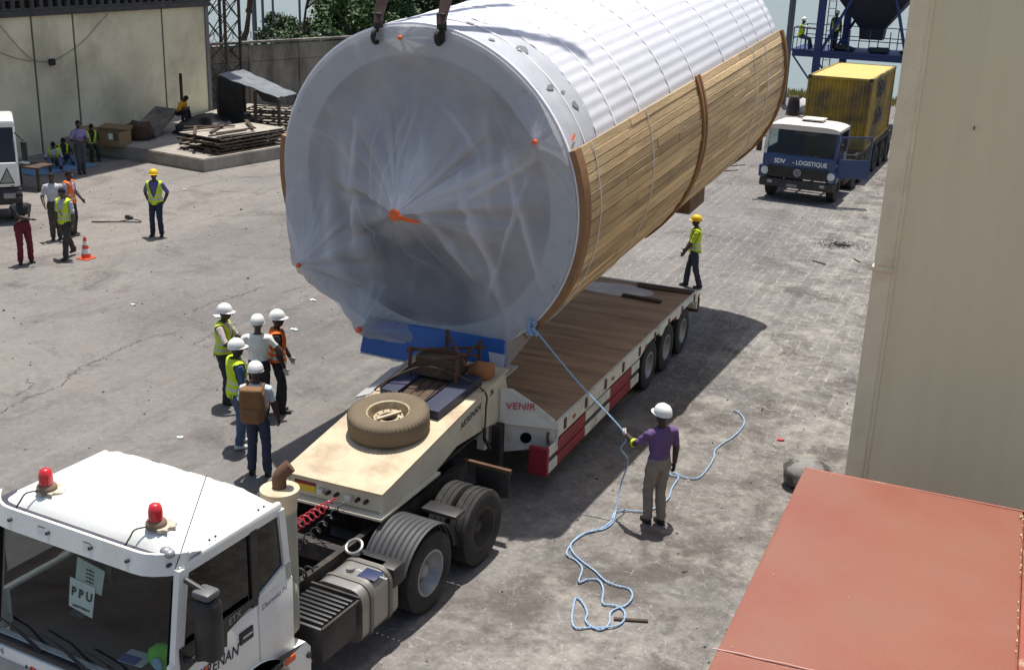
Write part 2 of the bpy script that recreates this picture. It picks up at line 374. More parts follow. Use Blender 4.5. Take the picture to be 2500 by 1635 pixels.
CRACKS = [[(-5, 1008), (40, 985), (95, 960), (150, 938), (185, 905), (235, 880), (275, 862), (320, 842), (372, 822), (430, 812)], [(470, 842), (505, 822), (540, 806), (575, 790)], [(690, 712), (730, 703), (770, 694), (815, 684)], [(470, 760), (520, 738), (560, 728), (600, 715), (640, 700)], [(35, 965), (80, 940), (60, 925)], [(1840, 985), (1920, 1010), (1985, 1022), (2050, 1030)]]
rgk = random.Random(33)
for ci, c_ in enumerate(CRACKS):
    P_ = smoothpath([G(x, y, .004) for x, y in c_], 14); L_, R_ = [], []
    for i, p in enumerate(P_):
        d_ = (P_[min(i+1, len(P_)-1)]-P_[max(i-1, 0)]).normalized(); n_ = Vector((-d_.y, d_.x, 0)); j = n_*rgk.gauss(0, .035); w_ = rgk.uniform(.003, .016)*(.3 if i in (0, len(P_)-1) else 1)
        L_.append(p+j-n_*w_); R_.append(p+j+n_*w_)
    k_ = len(P_); mb = MB(); mb.add(L_+R_, [(i, i+1, k_+i+1, k_+i) for i in range(k_-1)]); mb.build('surface_crack', mat('crack dirt', (.075, .067, .062), .95) if ci < 5 else mat('pale seam', (.42, .39, .35), .95), yard)
def sea_material():
    m = bpy.data.materials.new('sea water'); m.use_nodes = True
    n = m.node_tree.nodes; l = m.node_tree.links; b = n['Principled BSDF']
    b.inputs['Base Color'].default_value = (.20, .245, .25, 1); b.inputs['Roughness'].default_value = .22; b.inputs['IOR'].default_value = 1.33
    tc = n.new('ShaderNodeTexCoord'); mp = n.new('ShaderNodeMapping'); mp.inputs['Scale'].default_value = (1, 2.2, 1); l.new(tc.outputs['Object'], mp.inputs[0])
    a = n.new('ShaderNodeTexNoise'); a.inputs['Scale'].default_value = .9; a.inputs['Detail'].default_value = 7; l.new(mp.outputs[0], a.inputs[0])
    bp = n.new('ShaderNodeBump'); bp.inputs['Strength'].default_value = .6; bp.inputs['Distance'].default_value = .25; l.new(a.outputs[0], bp.inputs['Height']); l.new(bp.outputs[0], b.inputs['Normal'])
    return m
mb = MB(); mb.add([(-3000, 66, -1.4), (3000, 66, -1.4), (3000, 5000, -1.4), (-3000, 5000, -1.4)], [(0, 1, 2, 3)])
struct(mb.build('sea', sea_material()))
# rough grass along the water's edge
mb = MB(); rg = random.Random(3)
for i in range(5200):
    x = rg.uniform(-24, 2); y0 = 66.6-(x-160)*6.5/420*0+0; ye = 66.5+(160-x)/420*6.5
    y = ye-rg.uniform(.05, 2.2)**1.0; h = rg.uniform(.12, .45); a = rg.uniform(0, PI); wd = rg.uniform(.03, .07); lean = rg.uniform(-.15, .15)
    dx, dy = math.cos(a)*wd, math.sin(a)*wd
    mb.add([(x-dx, y-dy, 0), (x+dx, y+dy, 0), (x+lean, y+lean*.5, h)], [(0, 1, 2)])
tag(mb.build('shore_grass', M_grass), 'strip of dry yellow green grass along the water edge', 'grass', kind='stuff')

# ------------------------------------------------------------------ warehouse on the left
XW = -32.1
t = thing('warehouse', 'long beige warehouse wall with dark vertical joints and sooty breeze block band', 'building', (XW, 25, 0))
YJ = [PL(74, 36, 0, XW).y, PL(176, 34, 0, XW).y, PL(394, 30, 0, XW).y]
YE = 41.4
ys = [12, PL(-120, 36, 0, XW).y]+YJ+[YE]
for a, b_ in zip(ys[:-1], ys[1:]):
    MB().box(XW-.3, XW, a+.05, b_-.05, 0, 4.78).build('wall_panel', M_wall, t, world=True)
for y in ys[1:-1]:
    MB().box(XW-.25, XW-.03, y-.05, y+.05, 0, 4.77).build('joint_strip', M_joint, t, world=True)
MB().box(XW-.35, XW+.06, YE-.05, YE+.16, 0, 4.79).build('corner_post', mat('grey post', (.16, .16, .16), .8), t, world=True)
MB().box(XW-.5, XW+.14, 12, YE+.2, 4.78, 4.98).build('eaves_beam', M_block, t, world=True)
blk = MB()
s_, h_, d_ = .42, .27, .12
for (a0, a1, c0, c1) in ((-.21, .21, -.21, -.13), (-.21, .21, .13, .21), (-.21, -.13, -.13, .13), (.13, .21, -.13, .13)):
    blk.box(0, d_, a0, a1, c0, c1)
blkm = blk.mesh('breeze_block', M_block)
y = 26.0
while y < YE+.1:
    for r_ in range(2):
        link('breeze_block', blkm, t, M=Matrix.Translation((.0, y-25, 5.195+r_*.43)))
    y += .43
MB().box(XW-.45, XW-.12, 12, YE+.2, 4.985, 15.0).build('upper_wall', M_block, t, world=True)
MB().box(XW-14, XW+3.2, 8, YE-.2, 15.0, 15.25).build('roof', M_block, t, world=True)
MB().box(XW-14, XW-.301, 12, YE-.1, 0, 4.78).build('core_wall', M_wall, t, world=True)
cb = MB(); lamp = PL(127, 152, 0, XW+.05)
def cable(pts):
    cb.tube(smoothpath([PL(x, y, 0, XW+.04) for x, y in pts], 5), .010, 5)
cable([(-10, 125), (40, 143), (85, 150), (127, 150), (165, 130), (205, 100), (240, 60), (265, 34)]); cable([(0, 62), (40, 110), (75, 143), (90, 148)])
cb.build('wall_cable', mat('old cable', (.16, .14, .11), .9), t, world=True)
MB().rbox(lamp.x-.04, lamp.x+.06, lamp.y-.14, lamp.y+.14, lamp.z-.12, lamp.z+.12, .04).build('junction_box', M_wired, t, world=True)

# raised concrete platform in front of the warehouse
PC = G(498, 421); PR = G(690, 387)
mb = MB(); zt = .45
poly = [(XW+.02, PC.y+.75), (-28.2, PC.y+.42), (PC.x, PC.y), (PR.x, PR.y), (PR.x+1.2, PR.y+8.5), (XW+.02, PR.y+8.5)]
bm = bmesh.new(); vs = [bm.verts.new((x, y, 0)) for x, y in poly]; f = bm.faces.new(vs)
e = bmesh.ops.extrude_face_region(bm, geom=[f]); bmesh.ops.translate(bm, verts=[v for v in e['geom'] if isinstance(v, bmesh.types.BMVert)], vec=(0, 0, zt))
bmesh.ops.bevel(bm, geom=[q for q in bm.edges if all(v.co.z > .4 for v in q.verts)], offset=.03, segments=2, affect='EDGES')
bmesh.ops.recalc_face_normals(bm, faces=bm.faces); me = bpy.data.meshes.new('loading_platform'); bm.to_mesh(me); bm.free(); me.materials.append(M_concl)
struct(link('loading_platform', me))

# boundary wall behind the shed: blocks between buttress posts, with a coping course
A = G(587, 104, 3.0); B = G(834, 91, 3.0); A.z = B.z = 0; dr = (B-A).normalized()
A0 = A-dr*2.6
t = thing('boundary_wall', 'tall soot stained concrete boundary wall behind the tarpaulin shed', 'wall', A0)
nn = Vector((dr.y, -dr.x, 0))
LN = 22.0
def wbox(name, s0, s1, o0, o1, z0, z1, m=M_conc):
    mb = MB(); pts = []
    for z in (z0, z1):
        for (s, o) in ((s0, o0), (s1, o0), (s1, o1), (s0, o1)): pts.append(A0+dr*s+nn*o+Vector((0, 0, z)))
    mb.add(pts, [(3, 2, 1, 0), (4, 5, 6, 7), (0, 1, 5, 4), (1, 2, 6, 5), (2, 3, 7, 6), (3, 0, 4, 7)]); return mb.build(name, m, t, world=True)
k = 0.
while k < LN:
    wbox('lower_panel', k+.06, k+2.94, -.12, .10, 0, 2.12); wbox('upper_panel', k+.06, k+2.94, -.12, .13, 2.14, 2.86); wbox('post', k-.06, k+.06, -.14, .16, 0, 2.93)
    k += 3.
wbox('coping', -.1, LN+.1, -.16, .20, 2.94, 3.04)
# coils of wire along its top
mb = MB(); pts = []
for i in range(420):
    s = i*.045; a = i*.55
    pts.append(A0+dr*s+nn*(math.cos(a)*.16)+Vector((0, 0, 3.26+math.sin(a)*.2+.04*math.sin(i*.13))))
mb.tube(pts, .012, 4); tag(mb.build('razor_wire', M_wired), 'tangled coil of wire along the top of the boundary wall', 'wire')

# lattice mast at the end of the warehouse
def lattice(x, y, w_, h):
    t = thing('lattice_mast', 'dark steel lattice mast with crossed bracing beside the warehouse corner', 'mast', (x, y, 0))
    cs = [(-w_, -w_), (w_, -w_), (w_, w_), (-w_, w_)]
    for cx, cy in cs: MB().box(cx-.05, cx+.05, cy-.05, cy+.05, 0, h).build('leg', M_chass, t)
    z = .3
    while z < h-.9:
        for i in range(4):
            a, b = cs[i], cs[(i+1) % 4]
            MB().bar((*a, z), (*b, z+.95), .035).bar((*b, z), (*a, z+.95), .035).build('brace', M_chass, t)
        z += .95
p = PL(548, 165, 1, 44.0)
lattice(p.x, 44.0, .52, 9.5)

# trees, poles and plants beyond the wall
def crown(mb, c, rx, ry, rz, n, size, rg, shell=.45):
    c = Vector(c); cl = []
    for _ in range(34):
        u = Vector((rg.gauss(0, 1), rg.gauss(0, 1), rg.gauss(0, 1))).normalized()*rg.uniform(shell, 1.)
        cl.append((Vector((u.x*rx, u.y*ry, u.z*rz)), rg.uniform(.16, .34)))
    for _ in range(n):
        b, r = rg.choice(cl)
        u = Vector((rg.gauss(0, 1), rg.gauss(0, 1), rg.gauss(0, .8))); p = c+b+u*r*min(rx, rz)*.55
        d = Vector((rg.gauss(0, 1), rg.gauss(0, 1), rg.gauss(-.3, .6))).normalized(); s = d.orthogonal().normalized()*size*rg.uniform(.25, .45); L = size*rg.uniform(.7, 1.4)
        mb.add([p-s*.2, p+d*L*.5-s, p+d*L, p+d*L*.5+s], [(0, 1, 2, 3)])
def limb(mb, p, d, L, r, depth, rg, tips):
    pts = [Vector(p)]; rs = [r]
    for i in range(4):
        d = (d+Vector((rg.gauss(0, .2), rg.gauss(0, .2), rg.gauss(.04, .12)))).normalized(); pts.append(pts[-1]+d*L/4); rs.append(r*(1-.15*(i+1)))
    mb.tube(pts, rs, 7)
    tips.append(pts[-1])
    if depth:
        for _ in range(rg.choice((2, 3))):
            dd = (d+Vector((rg.gauss(0, .6), rg.gauss(0, .6), rg.gauss(.15, .35)))).normalized()
            limb(mb, pts[rg.choice((2, 3, 4))], dd, L*rg.uniform(.6, .8), r*.5, depth-1, rg, tips)
def tree(label, x, y, hgt, rx, rz, n, size, lm, seed, group='trees beyond the boundary wall', trunk=.16):
    rg = random.Random(seed)
    t = thing('leafy_tree', label, 'tree', (x, y, 0), group=group)
    mb = MB(); tips = []; limb(mb, (0, 0, 0), Vector((0, 0, 1)), hgt*.55, trunk, 2, rg, tips); mb.build('trunk', M_bark, t, smooth=True)
    mb = MB(); crown(mb, (0, 0, hgt), rx, rx, rz, n, size, rg)
    for q in tips: crown(mb, q, rx*.35, rx*.35, rz*.35, n//30, size, rg)
    mb.build('crown', lm, t)
def at(px, py, Y): return PL(px, py, 1, Y)
q = at(905, 40, 60); tree('broad bright green tree behind the hoisted tank and boundary wall', q.x, 60, 4.0, 2.9, 2.1, 16000, .22, M_leaf, 5)
q = at(1040, 10, 64); tree('dark green tree with gaps of sky behind the sling', q.x, 64, 4.9, 3.3, 2.2, 9000, .26, M_leafd, 9)
q = at(820, 20, 66); tree('thin feathery green tree beside the bare twisted branches', q.x, 66, 4.2, 1.9, 2.2, 2200, .20, M_leaf, 12)
q = at(700, 78, 61); tree('low scrubby bush between the dark poles', q.x, 61, 2.2, 1.9, 1.1, 3200, .20, M_leafd, 14, trunk=.07)
q = at(770, 85, 57); tree('pale green scrub spilling over the wall top', q.x, 57, 2.5, 2.6, .8, 4200, .18, M_leaf, 17, trunk=.07)
def bare(label, px, Y, hgt, r, seed, stub=True):
    rg = random.Random(seed); q = at(px, 80, Y)
    t = thing('bare_tree', label, 'tree', (q.x, Y, 0))
    mb = MB(); tips = []; limb(mb, (0, 0, 0), Vector((.05, 0, 1)), hgt, r, 3, rg, tips); mb.build('trunk', M_bark, t, smooth=True)
    if stub:
        mb = MB()
        for q in tips[:26]: mb.ball(q, .10+.1*rg.random(), n=8, m=6)
        mb.build('pruned_stub', M_bark, t, smooth=True)
bare('leafless pollarded tree with knobbly stubs behind the lattice mast', 566, 50, 4.2, .26, 4)
bare('dark forked bare trunk among the scrub', 715, 59, 5.0, .12, 21, False)
for (px, r_, lab) in ((622, .15, 'thick dark pole nearest the knobbly bare tree'), (643, .085, 'slim greenish pole beside the thick dark pole'), (668, .07, 'thin grey pole standing in the scrub'), (733, .07, 'thin dark pole right of the forked trunk')):
    q = at(px, 60, 60); mb = MB(); mb.tube([(q.x, 60, 0), (q.x-.05, 60, 10)], r_, 10); tag(mb.build('timber_pole', M_greyst, smooth=True), lab, 'pole')
# spiky yucca
q = at(692, 62, 60); t = thing('yucca_plant', 'spiky yucca with stiff radiating leaves among the scrub', 'plant', (q.x, 60, 0))
rg = random.Random(2); mb = MB(); mb.tube([(0, 0, 0), (.05, 0, 1.4), (0, 0, 2.6)], [.12, .1, .08], 7); mb.build('trunk', M_bark, t)
mb = MB()
for i in range(70):
    a = rg.uniform(0, 2*PI); e_ = rg.uniform(-.3, 1.2); d = Vector((math.cos(a)*math.cos(e_), math.sin(a)*math.cos(e_), math.sin(e_))); s = d.orthogonal().normalized()*.05; p = Vector((0, 0, 2.6))
    mb.add([p-s, p+s, p+d*rg.uniform(.6, .95)], [(0, 1, 2)])
mb.build('crown', M_leafd, t)
# ------------------------------------------------------------------ wheels
def wheel_meshes(name, r, w_, rim, tyre_m, rim_m, lugs=0, gv=.014, hub=True, dish=.08, n=48):
    """axis along local x; outer face towards +x"""
    M = Matrix.Rotation(PI/2, 4, 'Y'); h = w_/2
    prof = [(rim, -h*.86), (rim+.06*(r-rim)/.2, -h), (r*.86, -h), (r*.97, -h*.86), (r, -h*.62), (r, -h*.22), (r-gv, -h*.18), (r-gv, -h*.02), (r, .02*h), (r, h*.40), (r-gv, h*.44), (r-gv, h*.56), (r, h*.62), (r*.985, h*.84), (r*.87, h), (rim+.06*(r-rim)/.2, h), (rim, h*.86)]
    def mod(i, k):
        return (-.016 if (k//2) % 2 and 12 <= i <= 14 else 0) if lugs else 0
    tm = MB().lathe(prof, lugs*4 if lugs else n, M, mod, closed=True).mesh(name+'_tyre', tyre_m, 50)
    pr = [(rim, -h*.8), (rim+.012, h*.9), (rim-.015, h*.92), (rim-.03, h*.6), (rim*.80, h*.6-dish*.4), (rim*.62, h*.6-dish), (rim*.45, h*.6-dish), (rim*.42, h*.6-dish+.05), (rim*.25, h*.6-dish+.10), (.02, h*.6-dish+.10)]
    mb = MB().lathe(pr, 32, M)
    for i in range(10):
        a = 2*PI*i/10; mb.tube([(h*.6-dish, math.cos(a)*rim*.55, math.sin(a)*rim*.55), (h*.6-dish+.03, math.cos(a)*rim*.55, math.sin(a)*rim*.55)], .014, 6)
    rm = mb.mesh(name+'_rim', rim_m, 40)
    return tm, rm
def add_wheel(ms, parent, loc, flip=False):
    M = Matrix.Translation(loc) @ (Matrix.Rotation(PI, 4, 'Z') if flip else Matrix.Identity(4))
    wo = link('wheel', ms[0], parent, M=M); link('rim', ms[1], wo); return wo

# ------------------------------------------------------------------ low bed trailer
XR, XL = -5.57, -8.49; XT = (XR+XL)/2
tr = thing('lowbed_trailer', 'long low bed trailer with brown plank deck and cream gooseneck under the hoisted tank', 'trailer', (XT, 15.1, 0))
Y0, Y1 = 15.1, 22.9
nb = 30; st = (Y1-Y0)/nb
pm = MB().rbox(-1.40, 1.40, -st/2+.0008, st/2-.0008, -.045, 0, .002, seg=1).mesh('deck_plank', M_deck)
for i in range(nb):
    o = link('deck_plank', pm, tr, M=Matrix.Translation((0, (i+.5)*st, 1.10+random.uniform(-.001, .001))) @ Matrix.Rotation(random.uniform(-.002, .002), 4, 'X'))
for x in (-.5, .5):
    MB().box(XT+x-.08, XT+x+.08, 15.1, 22.8, .55, 1.04).build('main_beam', M_chass, tr, world=True)
for i in range(8):
    MB().box(XL+.12, XR-.12, 15.5+i, 15.6+i, .86, 1.03).build('cross_member', M_chass, tr, world=True)
for sgn, xe in ((1, XR), (-1, XL)):
    po = [(15.0, .88), (19.05, .88), (19.2, .92), (19.45, 1.0), (20.15, 1.01), (20.32, .90), (20.42, .90), (20.6, 1.0), (21.3, 1.01), (21.46, .90), (21.56, .90), (21.74, 1.0), (22.5, 1.0), (22.62, .9), (22.9, .9), (22.9, 1.125), (15.0, 1.125)]
    MB().prism(po, 0, xe-.05*sgn if sgn > 0 else xe, xe if sgn > 0 else xe+.05).build('side_rail', M_whiteD, tr, world=True)
    for i in range(9):
        y = 15.25+i*.92
        if sgn > 0:
            MB().rbox(xe-.002, xe+.016, y, y+.09, .93, 1.10, .006).build('stake_pocket', M_rust, tr, world=True)
            if i % 2 == 0: MB().box(xe-.001, xe+.008, y+.38, y+.50, .96, 1.01).build('side_reflector', M_red, tr, world=True)
    # side guard
    for (a, b_, m) in ((14.73, 15.1, M_whiteD), (15.1, 16.3, M_red), (16.3, 17.49, M_whiteD), (17.49, 18.64, M_red), (18.64, 19.1, M_whiteD)):
        for (z0, z1) in ((.40, .56), (.66, .82)):
            MB().rbox(xe-.03*sgn-.015, xe-.03*sgn+.015, a, b_-.01, z0, z1, .006, seg=1).build('side_guard', m, tr, world=True)
        MB().box(xe-.05*sgn-.006, xe-.05*sgn+.006, a, b_-.01, .555, .665).build('guard_web', M_red if m is M_red else M_black, tr, world=True)
    MB().rbox(xe-.30 if sgn > 0 else xe, xe if sgn > 0 else xe+.30, 14.62, 14.70, .40, .84, .01).build('front_marker', M_red, tr, world=True)
# rear end: beam, lights, loose boards on the deck
MB().rbox(XL, XR, 22.9, 22.98, .72, 1.11, .01).build('rear_beam', M_whiteD, tr, world=True)
MB().rbox(XR-.28, XR+.02, 22.98, 23.10, .62, .95, .03).build('tail_lamp', M_rust, tr, world=True)
MB().rbox(XL-.02, XL+.28, 22.98, 23.10, .62, .95, .03).build('tail_lamp', M_rust, tr, world=True)
bm = bmesh.new(); rg = random.Random(8); vs = []
for i in range(40):
    a = 2*PI*i/40; rr = 1+.16*noise.noise(Vector((math.cos(a)*1.5, math.sin(a)*1.5, 3)))+.05*noise.noise(Vector((math.cos(a)*5, math.sin(a)*5, 1)))
    c = G(1500, 705, 1.106); vs.append(bm.verts.new(tr.matrix_world.inverted() @ (c+Vector((math.cos(a)*.82*rr, math.sin(a)*.55*rr, 0)))if False else (c.x+math.cos(a)*.85*rr-XT, c.y+math.sin(a)*.42*rr-15.1, 1.107)))
bm.faces.new(vs); me = bpy.data.meshes.new('pale_deck_patch'); bm.to_mesh(me); bm.free(); me.materials.append(M_deckpale); link('pale_deck_patch', me, tr)  # irregular paler patch on the rear deck
for i, (x0, y0, L, a) in enumerate(((XR-.62, 22.62, 1.15, .05), (XR-.64, 22.76, 1.2, .02))):
    mb = MB().rbox(-L/2, L/2, -.05, .05, 0, .04, .006, Matrix.Translation((x0, y0, 1.107)) @ Matrix.Rotation(a, 4, 'Z')); tag(mb.build('loose_board', M_darkwood), ['dark loose board lying along the rear end of the deck', 'dark board at the very tail edge of the deck'][i], 'board')
mb = MB().rbox(-.42, .42, -.06, .06, 0, .05, .006, Matrix.Translation((XR-.85, 21.75, 1.107)) @ Matrix.Rotation(-.1, 4, 'Z')); tag(mb.build('loose_board', M_darkwood), 'short dark board on the deck ahead of the tail boards', 'board')
tw = wheel_meshes('trailer', .47, .26, .24, M_rubber, M_rimg, n=36, dish=.12)
for y in (19.82, 20.96, 22.11):
    for x in (XR-.16, XR-.46): add_wheel(tw, tr, (x-XT, y-15.1, .47))
    for x in (XL+.16, XL+.46): add_wheel(tw, tr, (x-XT, y-15.1, .47), True)
    MB().tube([(XL+.2, y, .47), (XR-.2, y, .47)], .07, 10).build('axle', M_chass, tr, world=True)
# gooseneck
XN0, XN1 = -7.74, -6.36
side = [(11.15, 1.20), (11.15, 1.47), (14.42, 1.88), (14.75, 1.88), (15.1, 1.12), (15.1, .70), (14.55, .70), (14.40, 1.18), (13.2, 1.30), (12.6, 1.18)]
for x in (XN0, XN1-.04): MB().prism(side, 0, x, x+.04).build('neck_side', M_creamside, tr, world=True)
MB().plate([(XN0-.03, 11.1, 1.485), (XN1+.03, 11.1, 1.485), (XN1+.06, 14.45, 1.90), (XN0-.06, 14.45, 1.90)], .028).build('neck_top_plate', M_cream, tr, world=True)
MB().plate([(XN0-.06, 14.46, 1.90), (XN1+.06, 14.46, 1.90), (XN1+.06, 14.80, 1.90), (XN0-.06, 14.80, 1.90)], .028).build('neck_back_plate', M_cream, tr, world=True)
MB().plate([(XN0-.06, 11.02, 1.19), (XN1+.06, 11.02, 1.19), (XN1+.06, 12.6, 1.16), (XN0-.06, 12.6, 1.16)], .03).build('neck_bottom_plate', M_creamside, tr, world=True)
MB().plate([(XN0+.04, 12.6, 1.16), (XN1-.04, 12.6, 1.16), (XN1-.04, 14.4, 1.16), (XN0+.04, 14.4, 1.16)], .03).build('neck_belly_plate', M_chass, tr, world=True)
MB().box(XN0+.04, XN1-.04, 11.17, 11.20, 1.21, 1.46).build('neck_front_plate', M_creamside, tr, world=True)
MB().box(XN0+.04, XN1-.04, 14.7, 14.74, .72, 1.87).build('neck_rear_plate', M_creamside, tr, world=True)
MB().box(XN0+.12, XN0+.42, 11.155, 11.17, 1.27, 1.36).build('number_sticker', M_yellow, tr, world=True)
MB().box(XN0+.12, XN0+.42, 11.152, 11.168, 1.362, 1.40).build('sticker_band', M_red, tr, world=True)
for i, x in enumerate((-7.26, -6.86)): MB().rbox(x, x+.08, 11.09, 11.17, 1.30, 1.37, .008).build('lamp_bracket', M_whiteD, tr, world=True)
for x in (-7.12, -7.0, -6.7, -6.58): MB().tube([(x, 11.10, 1.33), (x, 11.17, 1.33)], .025, 10).build('air_coupling', M_chass, tr, world=True)
# wing plates with the maker's name, front beam, legs
for sgn, xn, xo in ((1, XN1+.03, XR), (-1, XN0-.03, XL)):
    pts = [(xn, 14.58, 1.68), (xn+(xo-xn)*.2, 14.66, 1.67), (xn+(xo-xn)*.62, 14.82, 1.42), (xo-.04*sgn, 14.98, 1.17), (xo, 15.0, 1.03), (xn, 14.58, 1.13)]
    MB().plate(pts, .035).build('wing_plate', M_whiteD, tr, world=True)
    MB().plate([(xn, 14.72, 1.10), (xo, 15.04, 1.01), (xo, 15.04, .76), (xo-.1*sgn, 15.0, .72), (xn, 14.72, .62)], .04).build('front_beam', M_whiteD, tr, world=True)
    MB().plate([(xn, 14.60, 1.12), (xo, 15.0, 1.02), (xo, 15.12, 1.02), (xn, 15.12, 1.12)], .02).build('wing_shelf', M_whiteD, tr, world=True)
    dv = (Vector((xo, 15.04, 0))-Vector((xn, 14.72, 0))).normalized(); c = Vector((xn, 14.72, .86))+dv*.34
    MB().lathe([(.085, 0), (.085, .05)], 20, frame(c+Vector((dv.y, -dv.x, 0))*(.012 if sgn > 0 else -.012)-Vector((0, 0, 0)), dv, (0, 0, 1)) @ Matrix.Translation((0, 0, -.03))).build('hole_shade_disc', M_blackm, tr, world=True)  # black disc painted for the dark inside a hole, nothing cut
    MB().box(xn+.02*sgn-.07, xn+.02*sgn+.07, 14.40, 14.56, .12, 1.15).build('landing_leg', M_chass, tr, world=True)
    MB().rbox(xn+.02*sgn-.14, xn+.02*sgn+.14, 14.33, 14.62, .06, .12, .01).build('leg_foot', M_chass, tr, world=True)
    MB().rbox(xn-.16*sgn-.07, xn-.16*sgn+.07, 14.28, 14.40, .78, 1.32, .015).build('leg_bracket', M_whiteD, tr, world=True)
    MB().tube([(xo-.12*sgn, 14.93, .98), (xo-.12*sgn, 14.9, .90), (xo-.10*sgn, 14.9, .80)], .02, 6).build('chain_hook', M_rust, tr, world=True)
dv = (Vector((XR-.04, 14.98, 0))-Vector((XN1+.03, 14.58, 0))).normalized()
text('maker_name', 'VENIR', M_textred, .155, frame(Vector((XN1+.03, 14.58, 0))+dv*.30+Vector((dv.y, -dv.x, 0))*.040+Vector((0, 0, 1.40))-Vector((XT, 15.1, 0)), dv-Vector((0, 0, .05)), (0, 0, 1)), tr, sx=1.05)
fr = frame(Vector((XN1+.004, 13.62, 1.58))-Vector((XT, 15.1, 0)), (0, 1, .125), (0, -.1, 1))
text('owner_name', 'AKRENAN', M_textdk, .14, fr, tr, shear=.2, sx=1.0)
text('fleet_number', '26', M_textdk, .13, frame(Vector((XN1+.004, 14.32, 1.70))-Vector((XT, 15.1, 0)), (0, 1, .05), (0, 0, 1)), tr)
# strap over the load on the neck
mb = MB(); mb.tube(smoothpath([(XN1+.02, 14.05, 1.05), (XN1+.06, 14.0, 1.55), (XN1+.04, 13.95, 1.86), (-6.75, 13.75, 2.12), (-7.2, 13.6, 2.16), (XN0-.02, 13.4, 1.80), (XN0-.04, 13.4, 1.5)], 6), .014, 6)
tag(mb.build('lashing_strap', M_darkwood), 'thin dark lashing strap pulled across the scrap on the gooseneck', 'strap')
MB().tube([(XN1+.03, 14.05, 1.25), (XN1+.04, 14.02, 1.10), (XN1+.10, 14.1, .92)], .028, 8).build('strap_ratchet', M_chass, tr, world=True)

# things lying on the gooseneck
def neckz(y): return 1.485+(y-11.1)*(1.90-1.485)/3.35+.016
swm = wheel_meshes('spare', .545, .30, .285, M_rubberd, M_rimc, lugs=58, gv=.001, dish=.02)
q = G(960, 1020, 1.62)
ny = 12.50; tilt = math.atan2(.415, 3.35)
spw = thing('spare_wheel', 'dusty brown spare lorry wheel lying flat on the cream gooseneck', 'wheel', M=Matrix.Translation((-7.02, ny, neckz(ny)+.005)) @ Matrix.Rotation(tilt, 4, 'X'))
link('tyre', swm[0], spw, M=Matrix.Translation((0, 0, .152)) @ Matrix.Rotation(-PI/2, 4, 'Y'))
# flat disc with an open centre; hole shade painted as black plugs
mb = MB(); n_ = 40
prof = [(.29, .285), (.27, .275), (.262, .20), (.245, .13), (.21, .15), (.195, .20), (.125, .20), (.115, .19), (.115, .10)]
mb.lathe(prof, n_); mb.f = [f for f in mb.f if len(f) == 4]; mb.mi = [0]*len(mb.f)
mb.build('rim', M_rimc, spw, smooth=40)
for i in range(10):
    a = 2*PI*i/10+.2; MB().tube([(math.cos(a)*.232, math.sin(a)*.232, .139), (math.cos(a)*.232, math.sin(a)*.232, .150)], .020, 10).build('hand_hole_shade_disc', M_blackm, spw)
for i in range(10):
    a = 2*PI*i/10; MB().tube([(math.cos(a)*.16, math.sin(a)*.16, .19), (math.cos(a)*.16, math.sin(a)*.16, .208)], .011, 8).build('bolt_hole_shade_disc', M_blackm, spw)
MB().lathe([(.113, .03), (.113, .035)], 24).build('hub_shade_disc', M_chass, spw)  # dark disc painted in for the shade inside the open centre
MB().bar((-.09, -.15, .22), (.11, .15, .22), .035, .02).build('clamp_bar', mat('pale clamp bar', (.62, .5, .34), .6), spw)
# blue ramps, timber, scrap trestle
def onneck(x, y, z=0.): return Vector((x, y, neckz(y)+z))
rot = Matrix.Rotation(tilt, 4, 'X')
for (x, y, L, wd, h, m, lab) in ((-6.62, 13.55, 1.15, .30, .13, 'b', 'worn navy blue steel ramp beside the spare wheel'), (-7.42, 13.75, .95, .26, .12, 'b', 'second navy ramp under the scrap trestle')):
    t = thing('loading_ramp', lab, 'ramp', M=Matrix.Translation(onneck(x, y)) @ Matrix.Rotation(-.10, 4, 'Z') @ rot)
    MB().rbox(-wd/2, wd/2, -L/2, L/2, .0, h, .012).build('ramp_body', mat('navy ramp paint', (.018, .024, .060), .55, var=.1, dirt=(.05, .045, .05), dscale=4, damt=.6), t)
    MB().rbox(-wd/2-.012, -wd/2-.001, -L/2, L/2, 0, h+.02, .004, seg=1).build('ramp_flange', M_chass, t)
for i in range(4):
    x = -7.24+i*.135
    mb = MB().rbox(-.062, .062, -.55, .55, 0, .07, .008, Matrix.Translation(onneck(x, 13.68, .0)) @ rot); tag(mb.build('timber_baulk', M_darkwood), ['dark timber baulk against the navy ramp under the trestle', 'dark timber baulk second from the trestle side ramp', 'dark timber baulk second from the ramp by the strap', 'dark timber baulk against the ramp by the strap'][i], 'timber', 'timber baulks on the gooseneck')
t = thing('scrap_trestle', 'rusty welded angle iron trestle standing in the scrap on the gooseneck', 'trestle', onneck(-7.0, 14.05, .09))
fx, fy = .42, .26
for (x, y, hx) in ((-fx, -fy, .44), (-.1, fy, .58), (fx, fy, .52), (fx-.1, -fy, .36)): MB().bar((x, y, 0), (x+.03, y-.02, hx), .04).build('leg', M_rust, t)
for (a, b_) in (((-fx-.05, -fy, .36), (fx+.1, fy+.05, .40)), ((-fx, -fy, .12), (fx, -fy+.1, .42)), ((-.1, fy, .54), (fx+.05, -fy, .30)), ((-fx, -fy, .40), (.0, fy+.1, .22)), ((.05, -fy-.1, .10), (fx, fy, .44)), ((-.45, 0, .30), (.5, .05, .34))):
    MB().bar(a, b_, .032).build('brace', M_rust, t)
MB().rbox(-.35, .28, -.22, .2, .0, .30, .02).build('timber_block', M_darkwood, t)
mb = MB(); rg = random.Random(5); mb.ball((0, 0, .12), .22, .16, .14, 14, 9)
mb.v = [tuple(Vector(v)*(1+.25*noise.noise(Vector(v)*7))) for v in mb.v]
